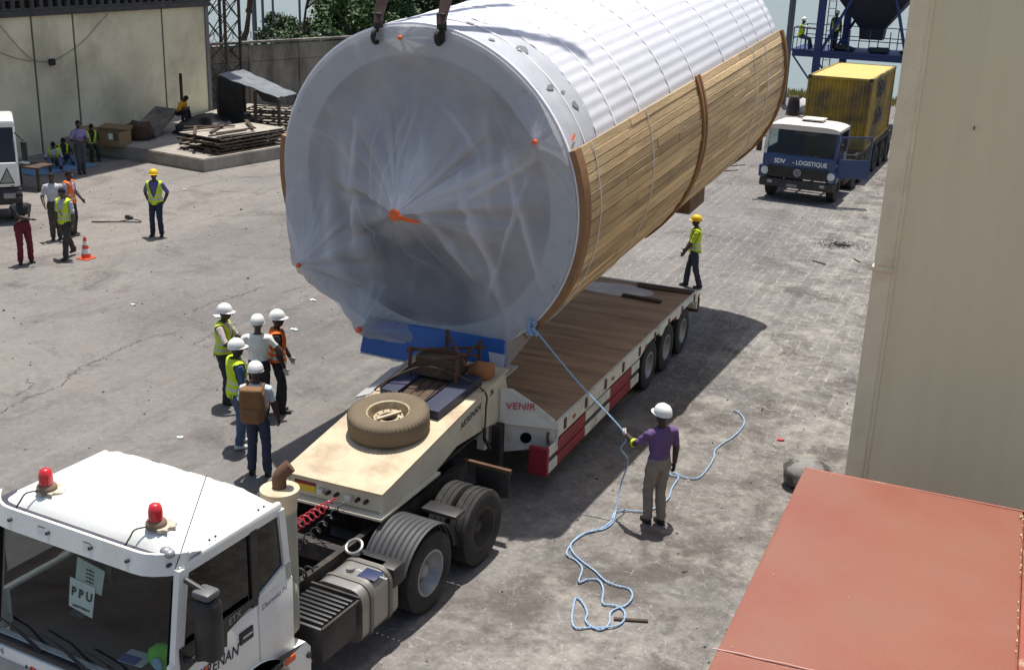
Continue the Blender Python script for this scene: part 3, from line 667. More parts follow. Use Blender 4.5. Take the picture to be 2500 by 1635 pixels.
o = tag(mb.build('rusty_bundle', mat('orange rag', (.32, .14, .05), .9, var=.3), smooth=True), 'crumpled orange brown rag bundle beside the trestle', 'rag'); o.location = onneck(-6.52, 14.30)
mb = MB(); mb.plate([(XN0-.28, 13.3, 1.66), (XN0-.02, 13.25, 1.775), (XN0+.0, 14.3, 1.90), (XN0-.2, 14.2, 1.82)], .02)
tag(mb.build('pale_sheet', mat('grey sheet', (.42, .42, .42), .7, var=.15)), 'pale bent sheet leaning off the far side of the gooseneck', 'sheet')
# ------------------------------------------------------------------ tractor unit in the foreground
TY = -R(4)
tk = thing('tractor_truck', 'white three axle tractor truck with two red roof beacons coupled to the trailer', 'truck', (-6.9, 11.9, 0), TY)
def clear_glass(name, tint, alpha):
    m = bpy.data.materials.new(name); m.use_nodes = True; n = m.node_tree.nodes; l = m.node_tree.links
    n.remove(n['Principled BSDF']); tr_ = n.new('ShaderNodeBsdfTransparent'); tr_.inputs[0].default_value = (*tint, 1); gl = n.new('ShaderNodeBsdfGlossy'); gl.inputs['Roughness'].default_value = .03
    fr_ = n.new('ShaderNodeFresnel'); fr_.inputs[0].default_value = 1.5; mx = n.new('ShaderNodeMixShader')
    ge = n.new('ShaderNodeNewGeometry'); iv = n.new('ShaderNodeMath'); iv.operation = 'SUBTRACT'; iv.inputs[0].default_value = 1; l.new(ge.outputs['Backfacing'], iv.inputs[1]); fm = n.new('ShaderNodeMath'); fm.operation = 'MULTIPLY'; l.new(fr_.outputs[0], fm.inputs[0]); l.new(iv.outputs[0], fm.inputs[1]); l.new(fm.outputs[0], mx.inputs[0]); l.new(tr_.outputs[0], mx.inputs[1]); l.new(gl.outputs[0], mx.inputs[2]); l.new(mx.outputs[0], n['Material Output'].inputs[0]); return m
M_glass = clear_glass('windscreen glass', (.86, .89, .88), 1)
M_glass2 = clear_glass('side glass', (.45, .47, .48), 1)
HW = 1.18
# cab shell: lower body, pillars, roof and rear wall leave real window openings
def T(mb, name, m, smooth=30): return mb.build(name, m, tk, smooth=smooth)
T(MB().rbox(-HW, HW, -4.93, -4.80, .62, 1.36, .05), 'front_panel', M_white)
T(MB().rbox(-HW+.03, HW-.03, -4.80, -3.22, .80, .95, .03), 'floor', M_chass)
T(MB().prism([(-3.24, .86), (-3.16, .86), (-3.31, 2.60), (-3.39, 2.60)], 0, -HW+.075, HW-.075), 'rear_wall', M_white)
for s in (1, -1):
    x0, x1 = (HW-.07, HW) if s > 0 else (-HW, -HW+.07)
    d = T(MB().rbox(x0, x1, -4.74, -3.735, .95, 1.74, .025), 'door', M_white)
    MB().rbox(x1-.012 if s > 0 else x0-.012, x1+.018 if s > 0 else x0+.012, -4.03, -3.83, 1.45, 1.585, .02).build('handle', M_black, d)
    MB().rbox(x1+.002 if s > 0 else x0-.03, x1+.03 if s > 0 else x0-.002, -4.0, -3.86, 1.515, 1.535, .006).build('handle_grip', M_silver, d)
    T(MB().rbox(x0, x1, -3.725, -3.19, .95, 1.80, .025), 'quarter_panel', M_white)
    T(MB().prism([(-3.72, 1.80), (-3.22, 1.80), (-3.225, 1.97), (-3.30, 1.97), (-3.72, 1.81)], 0, x0+.008, x1-.004), 'quarter_sill', M_white)
    T(MB().rbox(x0, x1, -4.92, -4.72, 1.30, 1.74, .03), 'cowl_corner', M_white)
    # pillars
    T(MB().prism([(-4.93, 1.34), (-4.82, 1.34), (-4.62, 2.60), (-4.74, 2.60)], 0, x0+.004, x1-.004), 'front_pillar', M_white)
    T(MB().box(x0+.01, x1-.01, -3.80, -3.70, 1.74, 2.55), 'middle_pillar', M_black)
    T(MB().prism([(-3.30, 1.80), (-3.215, 1.80), (-3.29, 2.58), (-3.38, 2.58)], 0, x0+.004, x1-.004), 'rear_pillar', M_white)
    T(MB().rbox(x0-.01*s, x1-.01*s, -4.66, -3.31, 2.52, 2.66, .03), 'roof_rail', M_white)
    T(MB().prism([(-4.80, 1.74), (-3.80, 1.74), (-3.80, 2.53), (-4.66, 2.53)], 0, x0+.03, x0+.036), 'door_window', M_glass2)
    T(MB().prism([(-3.70, 1.80), (-3.31, 1.95), (-3.31, 2.53), (-3.70, 2.53)], 0, x0+.03, x0+.036), 'quarter_window', M_glass2)
    # black lower mask of the door window
    T(MB().prism([(-4.81, 1.59), (-4.62, 1.625), (-4.36, 1.60), (-4.20, 1.55), (-4.19, 1.69), (-3.80, 1.80), (-3.80, 1.86), (-4.81, 1.86)], 0, x1-.002 if s > 0 else x0-.006, x1+.006 if s > 0 else x0+.002), 'window_mask', M_black)
    # fender and marker
    bm = MB(); arch = [(-3.86+.60*math.cos(R(a)), .52+.60*math.sin(R(a))) for a in range(150, -1, -10)]
    outl = arch+[(-3.24, .42), (-2.98, .42), (-2.98, .86), (-3.06, .96), (-4.60, .96), (-4.60, .80)]
    T(bm.prism(outl, 0, x0-.22*s if s > 0 else x0, x1+.03 if s > 0 else x1+.22), 'wheel_arch', M_white)
    T(MB().rbox(x1+.022 if s > 0 else x0-.045, x1+.045 if s > 0 else x0-.022, -3.40, -3.24, .86, .94, .012), 'side_marker', M_orange)
    T(MB().tube([(x1-.03, -3.02, .78), (x1+.05, -3.02, .78)], .035, 12), 'fender_lamp', M_black)
# roof: domed slab with shallow pressings
def roof():
    nx, ny = 33, 45; vs = []; fs = []
    def hgt(u, v):
        e = 1-max(abs(u), .0)**6; z = 2.62+.19*(1-abs(u)**7)*(1-max(0, (abs(v)-.62)/.38)**2.4)
        x = u*1.15; y = -4.02+v*.69
        r = 0
        for k in range(9):
            xc = -.80+k*.20; ya, yb = ((-4.30, -3.40), (-4.42, -3.62))[k % 2]
            if ya < y < yb: r = max(r, max(0, 1-abs(x-xc)/.03))
            if k < 8 and xc-.01 < x < xc+.21: r = max(r, max(0, 1-abs(y-((-4.36, -3.50)[k % 2]))/.025))
        for xc in (-.98, .98): r = max(r, max(0, 1-abs(x-xc)/.02)) if abs(v) < .8 else r
        return x, y, z+.013*r
    for j in range(ny*2):
        v = -1+2*j/(ny*2-1)
        for i in range(nx*2): vs.append(hgt(-1+2*i/(nx*2-1), v))
    N = nx*2
    for j in range(ny*2-1):
        for i in range(N-1): fs.append((j*N+i, j*N+i+1, (j+1)*N+i+1, (j+1)*N+i))
    o = len(vs); ring = [i for i in range(N)]+[j*N+N-1 for j in range(1, ny*2)]+[(ny*2-1)*N+i for i in range(N-2, -1, -1)]+[j*N for j in range(ny*2-2, 0, -1)]
    low = [(vs[k][0], vs[k][1], 2.56) for k in ring]; vs2 = vs+low; m = len(ring)
    for k in range(m): fs.append((ring[k], ring[(k+1) % m], o+(k+1) % m, o+k))
    mb = MB(); mb.add(vs2, fs); return mb
T(roof(), 'roof', M_white, 50)
# sun visor: a bowed white strip with screws, dark sheet filling the gap behind
def strip(yf, z0, z1, th, xw=1.17):
    mb = MB(); P = []
    for k in range(25):
        x = -xw+2*xw*k/24; y = yf+.22*max(0, (abs(x)-.80)/(xw-.80))**2 if abs(x) > .80 else yf
        P.append((x, y))
    n = len(P); vs = []
    for (dy, z) in ((0, z0), (0, z1), (th, z1), (th, z0)):
        for x, y in P: vs.append((x, y+dy+(.05 if z == z1 else 0), z))
    fs = []
    for a in range(4):
        b_ = (a+1) % 4
        for k in range(n-1): fs.append((a*n+k, a*n+k+1, b_*n+k+1, b_*n+k))
    fs += [(0, n, 2*n, 3*n), (n-1, 2*n-1, 3*n-1, 4*n-1)]
    mb.add(vs, fs); return mb
T(strip(-4.90, 2.55, 2.74, .03), 'sun_visor', M_white, 40)
T(strip(-4.86, 2.655, 2.665, .16), 'visor_gap_sheet', mat('dark visor gap', (.05, .045, .07), .6), 40)
for x in (-1.04, -.74, -.25, .28, .72, 1.08):
    y = -4.915+.22*max(0, (abs(x)-.80)/.37)**2+.03
    T(MB().tube([(x, y-.022, 2.65), (x, y+.02, 2.65)], .017, 10), 'visor_screw', M_black)
for x in (-.35, .22): T(MB().rbox(x-.05, x+.05, -4.87, -4.72, 2.67, 2.68, .004), 'visor_bracket', M_black)
# windscreen, dashboard, seats, wheel
T(MB().plate([(-1.12, -4.90, 1.37), (1.12, -4.90, 1.37), (1.10, -4.70, 2.56), (-1.10, -4.70, 2.56)], .008), 'windscreen', M_glass)
T(MB().plate([(-1.13, -4.885, 1.46), (-1.05, -4.885, 1.46), (-1.05, -4.715, 2.47), (-1.13, -4.715, 2.47)], .012), 'screen_edge', M_blackm)
T(MB().plate([(1.13, -4.885, 1.46), (1.06, -4.885, 1.46), (1.06, -4.715, 2.47), (1.13, -4.715, 2.47)], .012), 'screen_edge', M_blackm)
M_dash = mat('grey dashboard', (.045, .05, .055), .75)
T(MB().rbox(-1.08, 1.08, -4.80, -4.35, .96, 1.40, .06), 'dashboard', M_dash)
for x in (-.62, .62):
    T(MB().rbox(x-.26, x+.26, -4.05, -3.55, 1.0, 1.30, .06), 'seat', M_dash); T(MB().rbox(x-.25, x+.25, -3.62, -3.45, 1.25, 2.05, .06), 'backrest', M_dash)
T(MB().lathe([(.22+.016*math.cos(a*PI/4), .016*math.sin(a*PI/4)) for a in range(8)], 28, Matrix.Translation((.6, -4.22, 1.50)) @ Matrix.Rotation(R(30), 4, 'X'), closed=True), 'steering_wheel', M_black)
for (x0, x1, a) in ((-1.0, -.42, 1), (-.45, .18, 1), (.15, .80, 1)):
    T(MB().tube([(x0, -4.925, 1.55), ((x0+x1)/2, -4.94, 1.50), (x1, -4.95, 1.38)], .010, 6), 'wiper_blade', M_black); T(MB().tube([((x0+x1)/2-.05, -4.945, 1.51), (x1+.05, -4.96, 1.33)], .010, 6), 'wiper_arm', M_black)
T(MB().rbox(-1.12, 1.12, -4.975, -4.90, 1.30, 1.365, .02), 'scuttle', M_black)
T(MB().rbox(-1.14, 1.14, -4.99, -4.92, .98, 1.29, .03), 'grille_panel', M_white)
T(MB().rbox(-1.10, -.50, -5.005, -4.985, 1.00, 1.16, .01), 'grille', M_rimg)
fx = lambda x, z: frame((x, -4.995, z), (1, 0, 0), (0, 0, 1))
text('owner_name', 'AKRENAN', M_textdk, .16, fx(-.32, 1.13), tk, sx=.9); text('maker_name', 'ON', M_rimg, .11, fx(-1.0, 1.235), tk)
T(MB().lathe([(.05, 0), (.05, .004)], 20, fx(-.53, 1.15) @ Matrix.Translation((0, 0, -.0045))), 'name_dot', M_orange)
T(MB().rbox(-1.16, 1.16, -5.02, -4.86, .42, .72, .05), 'bumper', M_black)
sd = lambda y, z: frame((HW+.004, y, z), (0, 1, 0), (0, 0, 1))
text('owner_name', 'AKRENAN', M_textdk, .17, frame((HW+.004, -4.36, 1.44), (0, 1, -.04), (0, 0, 1)), tk, shear=.15, sx=.8)
T(MB().lathe([(.055, 0), (.055, .003)], 20, sd(-4.50, 1.45) @ Matrix.Translation((0, 0, -.0015))), 'name_dot', M_orange)
text('trim_name', 'ETX', M_rimg, .10, frame((HW+.008, -4.08, 1.79), (0, 1, .12), (0, 0, 1)), tk)
text('model_badge', 'Daewoo N', M_rimg, .085, frame((HW+.002, -3.50, 1.70), (0, 1, .1), (0, 0, 1)), tk, shear=.3)
# mirror
for s in (1, -1):
    x = s*(HW+.20)
    T(MB().rbox(x-.12, x+.12, -4.74, -4.54, 1.74, 2.36, .07, seg=3), 'mirror', M_black, 40); T(MB().rbox(x-.10, x+.10, -4.74, -4.56, 2.37, 2.45, .035), 'mirror_cap', mat('grey mirror cap', (.10, .10, .105), .5), 40)
    T(MB().tube([(s*HW, -4.68, 2.50), (x, -4.65, 2.42)], .028, 8), 'mirror_arm', M_black); T(MB().tube([(s*HW, -4.74, 1.72), (x, -4.66, 1.76)], .028, 8), 'mirror_arm', M_black)
# beacons, lamp, aerial
for i, x in enumerate((-.67, .70)):
    q = T(MB().lathe([(.095, 2.80), (.095, 2.85), (.08, 2.875)], 20, Matrix.Translation((x, -4.50, 0))), 'beacon', mat('beacon base', (.22, .15, .10), .8)); 
    MB().lathe([(.068, 2.872), (.066, 2.97), (.05, 3.02), (.02, 3.035)], 20, Matrix.Translation((x, -4.50, 0))).build('lens', M_redlens, q, smooth=50)
    mb = MB(); rg = random.Random(i); n_ = 22; pts = [(x+.03+math.cos(2*PI*k/n_)*rg.uniform(.10, .165), -4.47+math.sin(2*PI*k/n_)*rg.uniform(.09, .14), 2.822) for k in range(n_)]
    mb.add(pts+[(px_, py_, 2.79) for px_, py_, _z in pts], [tuple(range(n_))]+[(k, (k+1) % n_, n_+(k+1) % n_, n_+k) for k in range(n_)]); mb.build('sealant', mat('old sealant', (.52, .46, .36), .9, var=.3, dirt=(.25, .17, .1), dscale=14, damt=.8), q)
    MB().tube(smoothpath([(x-.03, -4.58, 2.828), (x-.10, -4.66, 2.815), (x-.09, -4.74, 2.77), (x-.12, -4.80, 2.68)], 4), .008, 5).build('wire', M_black, q)
T(MB().ball((1.0, -4.70, 2.74), .06, .05, .035), 'roof_lamp', M_rimg); T(MB().ball((1.07, -4.73, 2.745), .045, .05, .04), 'roof_lamp', M_rimg)
T(MB().tube([(1.13, -4.74, 2.62), (1.12, -4.28, 3.32)], .005, 5), 'aerial', M_black)
for y in (-4.3, -4.22, -3.62, -3.54): T(MB().ball((1.13, y, 2.695), .012, n=8, m=6), 'roof_rivet', M_black)
# papers and a green toy bag behind the glass
def ws(x, z, off): # a point just inside the windscreen
    tt = (z-1.37)/1.19; return Vector((x, -4.90+.20*tt+off, z))
def sheet(name, label, pts, m):
    t = thing(name, label, 'paper', M=WM['tractor_truck'].copy()); MB().plate(pts, .003).build('sheet', m, t); return t
p1 = sheet('paper_notice', 'white windscreen notice with the letters PPU', [ws(-.17, 1.88, .012), ws(.13, 1.84, .012), ws(.15, 2.14, .012), ws(-.17, 2.16, .012)], M_paper)
fw = frame(ws(-.01, 2.03, .0075), (1, 0, -.04), Vector((0, .2, 1.19)))
text('notice_letters', 'P P U', M_ink, .115, fw, p1, bold=.004); 
text('notice_line', 'autorisation', M_ink, .045, frame(ws(-.01, 1.905, .0075), (1, 0, -.04), Vector((0, .2, 1.19))), p1)
p2 = sheet('permit_sheet', 'pale green permit sheet behind the top of the PPU notice', [ws(-.11, 2.12, .020), ws(.22, 2.08, .020), ws(.25, 2.32, .020), ws(-.10, 2.37, .020)], mat('pale green paper', (.50, .62, .56), .8))
for i in range(4): text('permit_line', 'certificat', M_ink, .03, frame(ws(.07, 2.28-.036*i, .0165), (1, 0, -.06), Vector((0, .2, 1.19))), p2)
t = thing('plush_bag', 'bright green plush bag with a round blue badge on the dashboard', 'bag', M=WM['tractor_truck'] @ Matrix.Translation((.80, -4.60, 1.41)))
mb = MB(); mb.ball((0, 0, .12), .19, .12, .13, 20, 14); mb.v = [tuple(Vector(v)*(1+.10*noise.noise(Vector(v)*18))) for v in mb.v]; mb.build('body', M_green, t, smooth=True)
MB().lathe([(.065, 0), (.06, .012)], 20, Matrix.Translation((.02, -.125, .13)) @ Matrix.Rotation(PI/2, 4, 'X')).build('badge', mat('light blue badge', (.25, .5, .7), .5), t)
t = thing('paper_pad', 'blue and white folder lying beside the green bag', 'folder', M=WM['tractor_truck'] @ Matrix.Translation((.45, -4.62, 1.405)) @ Matrix.Rotation(.1, 4, 'Z'))
MB().rbox(-.14, .14, -.10, .10, 0, .014, .004).build('folder_cover', M_paper, t); MB().rbox(-.13, .06, -.11, .0, .0145, .03, .004).build('blue_cover', M_blue, t)
T(MB().box(-1.08, 1.08, -3.44, -3.42, .96, 2.52), 'added_cab_shade_lining', M_blackm); T(MB().box(-1.08, 1.08, -4.62, -3.44, 2.53, 2.55), 'added_head_shade_lining', M_dash)  # near-black lining sheets added to darken the cab interior
for s in (1, -1): T(MB().box(s*1.10-.004, s*1.10+.004, -4.70, -3.5, .96, 1.70), 'added_door_shade_lining', M_blackm)
# chassis
for s in (1, -1): T(MB().box(s*.43-.04, s*.43+.04, -4.6, 1.62, .72, .98), 'frame_rail', M_chass)
for y in (-3.0, -2.2, -1.3, .08, 1.5): T(MB().box(-.39, .39, y-.06, y+.06, .74, .96), 'cross_member', M_chass)
T(MB().rbox(-.45, .45, -.34, .50, 1.02, 1.12, .03), 'fifth_wheel', M_chass)
T(MB().rbox(-.34, .34, -4.4, -2.9, .5, .80, .04), 'gearbox', M_chass)
T(MB().rbox(-.36, .30, -2.8, -1.9, .80, .99, .03), 'valve_plate', M_chass)
dw = wheel_meshes('drive', .52, .29, .285, M_rubber, M_rimg, n=44, dish=.13)
dw2 = (dw[0], dw[1].copy()); dw2[1].materials[0] = M_rimd
for y, ms in ((-.58, dw), (.76, dw2)):
    for x in (1.08, .76): add_wheel(ms, tk, (x, y, .52))
    for x in (-1.08, -.76): add_wheel(ms, tk, (x, y, .52), True)
    T(MB().tube([(-1.0, y, .52), (1.0, y, .52)], .09, 10), 'axle', M_chass)
for s in (1, -1): add_wheel(dw, tk, (s*1.02, -3.86, .52), s < 0)
# ribbed mudguards over the first drive axle
for s in (1, -1):
    mb = MB(); n1 = 26; xs = [.60+.62*k/40 for k in range(41)]; vs = []; fs = []
    def rad(k): return .64-(.018 if k % 5 == 2 else 0)
    for i in range(n1):
        a = R(8+150*i/(n1-1))
        for k, x in enumerate(xs): vs.append((s*x, -.58-math.cos(a)*rad(k)*(-1), .52+math.sin(a)*rad(k)*.97))
    N = len(xs)
    for i in range(n1-1):
        for k in range(N-1): fs.append((i*N+k, i*N+k+1, (i+1)*N+k+1, (i+1)*N+k))
    o = len(vs); vs += [(x, y+0, z-.012) for x, y, z in vs]
    fs += [tuple(q+o for q in f)[::-1] for f in fs]
    for i in range(n1-1): fs.append((i*N+N-1, (i+1)*N+N-1, o+(i+1)*N+N-1, o+i*N+N-1)); fs.append((i*N, (i+1)*N, o+(i+1)*N, o+i*N))
    mb.add(vs, fs); T(mb, 'mudguard', mat('grey black mudguard', (.055, .055, .058), .55, dirt=(.12, .11, .10), damt=.3), 45)
    T(MB().rbox(s*.91-.31, s*.91+.31, -1.42, -1.17, .72, .98, .03), 'mudguard_step', M_black)
    T(MB().rbox(s*.92-.26, s*.92+.26, .06, .32, .93, .985, .02), 'mudguard_bridge', M_black)
    T(MB().bar((s*.48, 1.52, 1.02), (s*1.20, 1.52, 1.02), .06, .05), 'rear_bracket', M_rust); T(MB().rbox(s*.92-.26, s*.92+.26, 1.50, 1.53, .62, 1.0, .008), 'mud_flap', M_black)
# fuel tank, battery box, exhaust stack, air tank
def tank_sec(x0, x1, z0, z1, r):
    pts = []
    for cx, cz, a0 in ((x1-r, z0+r, -90), (x1-r, z1-r, 0), (x0+r, z1-r, 90), (x0+r, z0+r, 180)):
        for k in range(6): a = R(a0+90*k/5); pts.append((cx+math.cos(a)*r, cz+math.sin(a)*r))
    return pts
sec = tank_sec(.54, 1.20, .30, .98, .16)
T(MB().prism(sec, 1, -2.02, -1.42+.12), 'fuel_tank', M_alu, 40)
for y in (-1.84, -1.46): T(MB().prism(tank_sec(.525, 1.215, .285, .995, .17), 1, y-.03, y+.03), 'tank_strap', mat('dull strap steel', (.20, .19, .17), .5, metal=.6), 40)
T(MB().tube([(.80, -1.68, .97), (.80, -1.68, 1.02)], .05, 14), 'filler_cap', M_alu)
text('tank_plate', 'DAEWOO NOVUS', M_textwh, .05, frame((1.06, -1.63, .983), (-.12, .0, 0), (0, -1, 0)) @ Matrix.Rotation(PI, 4, 'Z'), tk)
T(MB().rbox(.93, 1.17, -1.74, -1.53, .981, .986, .002), 'tank_decal', mat('navy decal', (.02, .03, .09), .5))
T(MB().rbox(.56, 1.18, -2.74, -2.10, .48, .90, .02), 'battery_box', M_black)
for k in range(8):
    y = -2.70+k*.075; T(MB().rbox(.58, 1.16, y, y+.045, .895, .945, .012), 'box_rib', M_black)
T(MB().bar((.54, -2.07, .94), (1.2, -2.07, .94), .03).bar((1.195, -2.76, .92), (1.195, -2.07, .92), .03), 'box_frame', M_chass)
T(MB().tube([(.62, -2.88, .55), (.62, -2.88, .86), (.62, -2.88, .90)], [.07, .07, .03], 14), 'reservoir', M_black)
T(MB().lathe([(.165, .95), (.165, 2.38), (.165, 2.40)], 28, Matrix.Translation((.84, -2.94, 0))), 'exhaust_stack', M_stack, 40)
T(MB().lathe([(.17, 2.33), (.175, 2.50), (.20, 2.51), (.20, 2.56), (.10, 2.575)], 28, Matrix.Translation((.84, -2.94, 0))), 'stack_cap', M_cream, 40)
T(MB().tube(smoothpath([(.84, -2.94, 2.56), (.84, -2.94, 2.68), (.87, -2.91, 2.74), (.92, -2.86, 2.80)], 4), .072, 14), 'exhaust_pipe', M_rust, 50)
T(MB().lathe([(.03, 1.02), (.06, 1.06), (.07, 1.2), (.07, 1.50), (.05, 1.58), (.03, 1.60)], 18, Matrix.Translation((1.05, -3.06, 0))), 'air_filter', M_stack, 40)
# red coiled air hose and small dark coil
def coil(name, a, b_, turns, r, rt, m, sag=.15):
    a = Vector(a); b_ = Vector(b_); d = (b_-a).normalized(); u = d.orthogonal().normalized(); v = d.cross(u); N = turns*12; pts = []
    for i in range(N+1):
        t_ = i/N; p = a.lerp(b_, t_)-Vector((0, 0, sag*4*t_*(1-t_))); q = 2*PI*turns*t_; e = min(1, t_*6, (1-t_)*6); pts.append(p+(u*math.cos(q)+v*math.sin(q))*r*e)
    T(MB().tube(pts, rt, 5), name, m, 60)
coil('air_hose', (.0, -.83, 1.33), (.25, -3.1, 1.75), 20, .06, .011, M_coil, .10)
coil('electric_cable', (.12, -.83, 1.31), (.3, -3.1, 1.45), 16, .05, .010, M_black, .16)
coil('spring_hose', (.28, -2.9, 1.10), (.5, -1.9, 1.05), 9, .06, .012, M_chass, .0)
T(MB().lathe([(.10+.02*math.cos(a*PI/4), .02*math.sin(a*PI/4)) for a in range(8)], 20, Matrix.Translation((.60, -1.32, 1.06)) @ Matrix.Rotation(.5, 4, 'X'), closed=True), 'cable_loop', M_alu)
# ------------------------------------------------------------------ the hoisted tank
TC = Vector((-7.84, 14.98, 4.28)); TYAW, TTILT = R(2.43), R(5.4); TR, TL = 2.45, 11.12
ax = Vector((math.sin(TYAW)*math.cos(TTILT), math.cos(TYAW)*math.cos(TTILT), math.sin(TTILT)))
tu = ax.cross(Vector((0, 0, 1))).normalized(); tv = tu.cross(ax)
TM = Matrix((tu, ax, tv)).transposed().to_4x4(); TM.translation = TC
tank = thing('cylindrical_tank', 'huge cylindrical tank in white wrap and timber lagging hoisted over the trailer', 'tank', M=TM)
def ring(rs, n=128):
    """surface of revolution about local y from (radius, y) pairs"""
    mb = MB(); vs = []; fs = []
    for r, y in rs:
        for k in range(n): a = 2*PI*k/n; vs.append((r*math.cos(a), y, r*math.sin(a)))
    for i in range(len(rs)-1):
        for k in range(n): fs.append((i*n+k, i*n+(k+1) % n, (i+1)*n+(k+1) % n, (i+1)*n+k))
    mb.add(vs, fs); return mb
ring([(TR, 0), (TR, TL), (TR*.6, TL+.35), (.01, TL+.5)]).build('shell', M_shell, tank, smooth=40)
ring([(2.04, .002), (TR, 0), (TR, .02)]).build('front_flange', M_shell, tank, smooth=30)
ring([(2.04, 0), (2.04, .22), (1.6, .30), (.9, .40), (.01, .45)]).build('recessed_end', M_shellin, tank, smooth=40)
ring([(TR+.004, .0), (TR+.035, .004), (TR+.035, .05), (TR+.004, .054)]).build('rim_lip', M_strap, tank, smooth=30)
# corrugated wrap: soft waves running along the length
mb = MB(); NW = 84; n = NW*10; vs = []; fs = []
def wavy(a): 
    p = (a/(2*PI)*NW) % 1.0
    return .010*(0.5-0.5*math.cos(2*PI*p))
yy = [.86]+[.86+(TL-.06-.86)*i/24 for i in range(1, 25)]
for j, y in enumerate(yy):
    for k in range(n):
        a = 2*PI*k/n; r = TR+.022+wavy(a)+.006*noise.noise(Vector((math.cos(a)*3, y*1.2, math.sin(a)*3)))
        if j == 0: y_ = y+.05*noise.noise(Vector((math.cos(a)*6, 0, math.sin(a)*6)))+(.12 if math.sin(a*2.3) > .4 else 0)
        else: y_ = y
        vs.append((r*math.cos(a), y_, r*math.sin(a)))
for j in range(len(yy)-1):
    for k in range(n): fs.append((j*n+k, j*n+(k+1) % n, (j+1)*n+(k+1) % n, (j+1)*n+k))
mb.add(vs, fs); mb.build('corrugated_wrap', M_wrap, tank, smooth=80)
# smooth collar sheet near the front, wrinkled
mb = MB(); n = 200; vs = []; fs = []; yy = [.06+.075*i for i in range(14)]
for y in yy:
    for k in range(n):
        a = 2*PI*k/n; r = TR+.026+.014*noise.noise(Vector((math.cos(a)*9, y*3, math.sin(a)*9)))
        vs.append((r*math.cos(a), y, r*math.sin(a)))
for j in range(len(yy)-1):
    for k in range(n): fs.append((j*n+k, j*n+(k+1) % n, (j+1)*n+(k+1) % n, (j+1)*n+k))
mb.add(vs, fs); mb.build('collar_sheet', M_collar, tank, smooth=80)
# torn patches where the steel shows
rg = random.Random(11)
for (a, y, wa, wy) in ((58, .62, 2.4, .13), (66, .30, .9, .06), (42, .40, 1.2, .15), (39, .62, .7, .08), (77, .55, 1.8, .04), (33.5, .75, 1.8, .07)):
    pts = []
    for k in range(9):
        t_ = 2*PI*k/9; rr = rg.uniform(.6, 1.15); aa = R(a+wa*rr*math.cos(t_)); pts.append((aa, y+wy*rr*math.sin(t_)))
    mb = MB(); mb.add([((TR+.041)*math.cos(q), y_, (TR+.041)*math.sin(q)) for q, y_ in pts]+[((TR+.02)*math.cos(q), y_, (TR+.02)*math.sin(q)) for q, y_ in pts], [tuple(range(9))]+[(i, (i+1) % 9, 9+(i+1) % 9, 9+i) for i in range(9)])
    mb.build('torn_patch', mat('bare grey patch', (.20, .205, .22), .6), tank)
# straps
for y in (.55, 1.73, 2.73, 4.2, 5.42, 7.22, 8.82, 9.63, 10.75):
    wd = .022 if y not in (1.73, 2.73) else .030
    ring([(TR+.030, y-wd), (TR+.0405, y-wd*.5), (TR+.0405, y+wd*.5), (TR+.030, y+wd)], 160).build('strap', M_strap, tank, smooth=30)
for y in (.57, 2.76, 8.8, 9.65):
    pts = []
    for k in range(30): a = R(21-72*k/29); pts.append((math.cos(a)*(TR+.125), y+.012*math.sin(k), math.sin(a)*(TR+.125)))
    MB().tube(pts, .008, 5).build('lashing_wire', M_strap, tank)
# timber lagging: boards laid side by side along the tank
TH0, TH1 = 21.5, -54.0
rows = 25
def board(th, y0, y1, wd, thk, r):
    mb = MB().rbox(0, thk, -(y1-y0)/2, (y1-y0)/2, -wd/2, wd/2, .004, seg=1)
    o = mb.build('lagging_plank', M_wood, tank)
    o.matrix_local = Matrix.Rotation(-th, 4, 'Y') @ Matrix.Translation((r, (y0+y1)/2, 0))
rg = random.Random(4); wd = (R(TH0-TH1)*(TR+.09))/rows
for i in range(rows):
    th = R(TH0-(i+.5)*(TH0-TH1)/rows)
    cuts = [.205, 5.34, 11.14]
    segs = []
    for a, b_ in zip(cuts[:-1], cuts[1:]):
        c = a+(b_-a)*rg.uniform(.25, .75)
        if rg.random() < .72: segs += [(a, c), (c, b_)]
        else: segs.append((a, b_))
    for a, b_ in segs:
        board(th+rg.uniform(-.001, .001), a+.004, b_-.004, wd-.010, .035, TR+.070+rg.uniform(-.004, .012))
for i in range(14):                                   # far side, seen only along its edge
    th = R(180-15+(i+.5)*4.2); board(th, .06, 5.3, R(4.2)*(TR+.09)-.006, .035, TR+.07)
# curved battens holding the boards
def batten(name, y0, y1, th0, th1, r0, r1, m):
    mb = MB(); n = 40; vs = []; fs = []
    for k in range(n+1):
        a = R(th0+(th1-th0)*k/n); c, s = math.cos(a), math.sin(a)
        vs += [(r0*c, y0, r0*s), (r1*c, y0, r1*s), (r1*c, y1, r1*s), (r0*c, y1, r0*s)]
    for k in range(n):
        b_ = k*4
        for e in range(4): fs.append((b_+e, b_+(e+1) % 4, b_+4+(e+1) % 4, b_+4+e))
    fs += [(0, 1, 2, 3), (n*4, n*4+3, n*4+2, n*4+1)]; mb.add(vs, fs); return mb.build(name, m, tank, smooth=30)
batten('front_batten', -.01, .20, 21.4, -50, TR+.036, TR+.128, M_batten)
batten('middle_batten', 5.24, 5.34, 22.5, -52, TR+.116, TR+.155, M_batten); batten('middle_batten', 5.42, 5.50, 22.5, -52, TR+.116, TR+.148, M_batten)
batten('rear_batten', 11.02, 11.13, 21, -54, TR+.116, TR+.17, M_batten)
batten('far_side_batten', -.005, .09, 165, 224, TR+.036, TR+.115, M_batten)
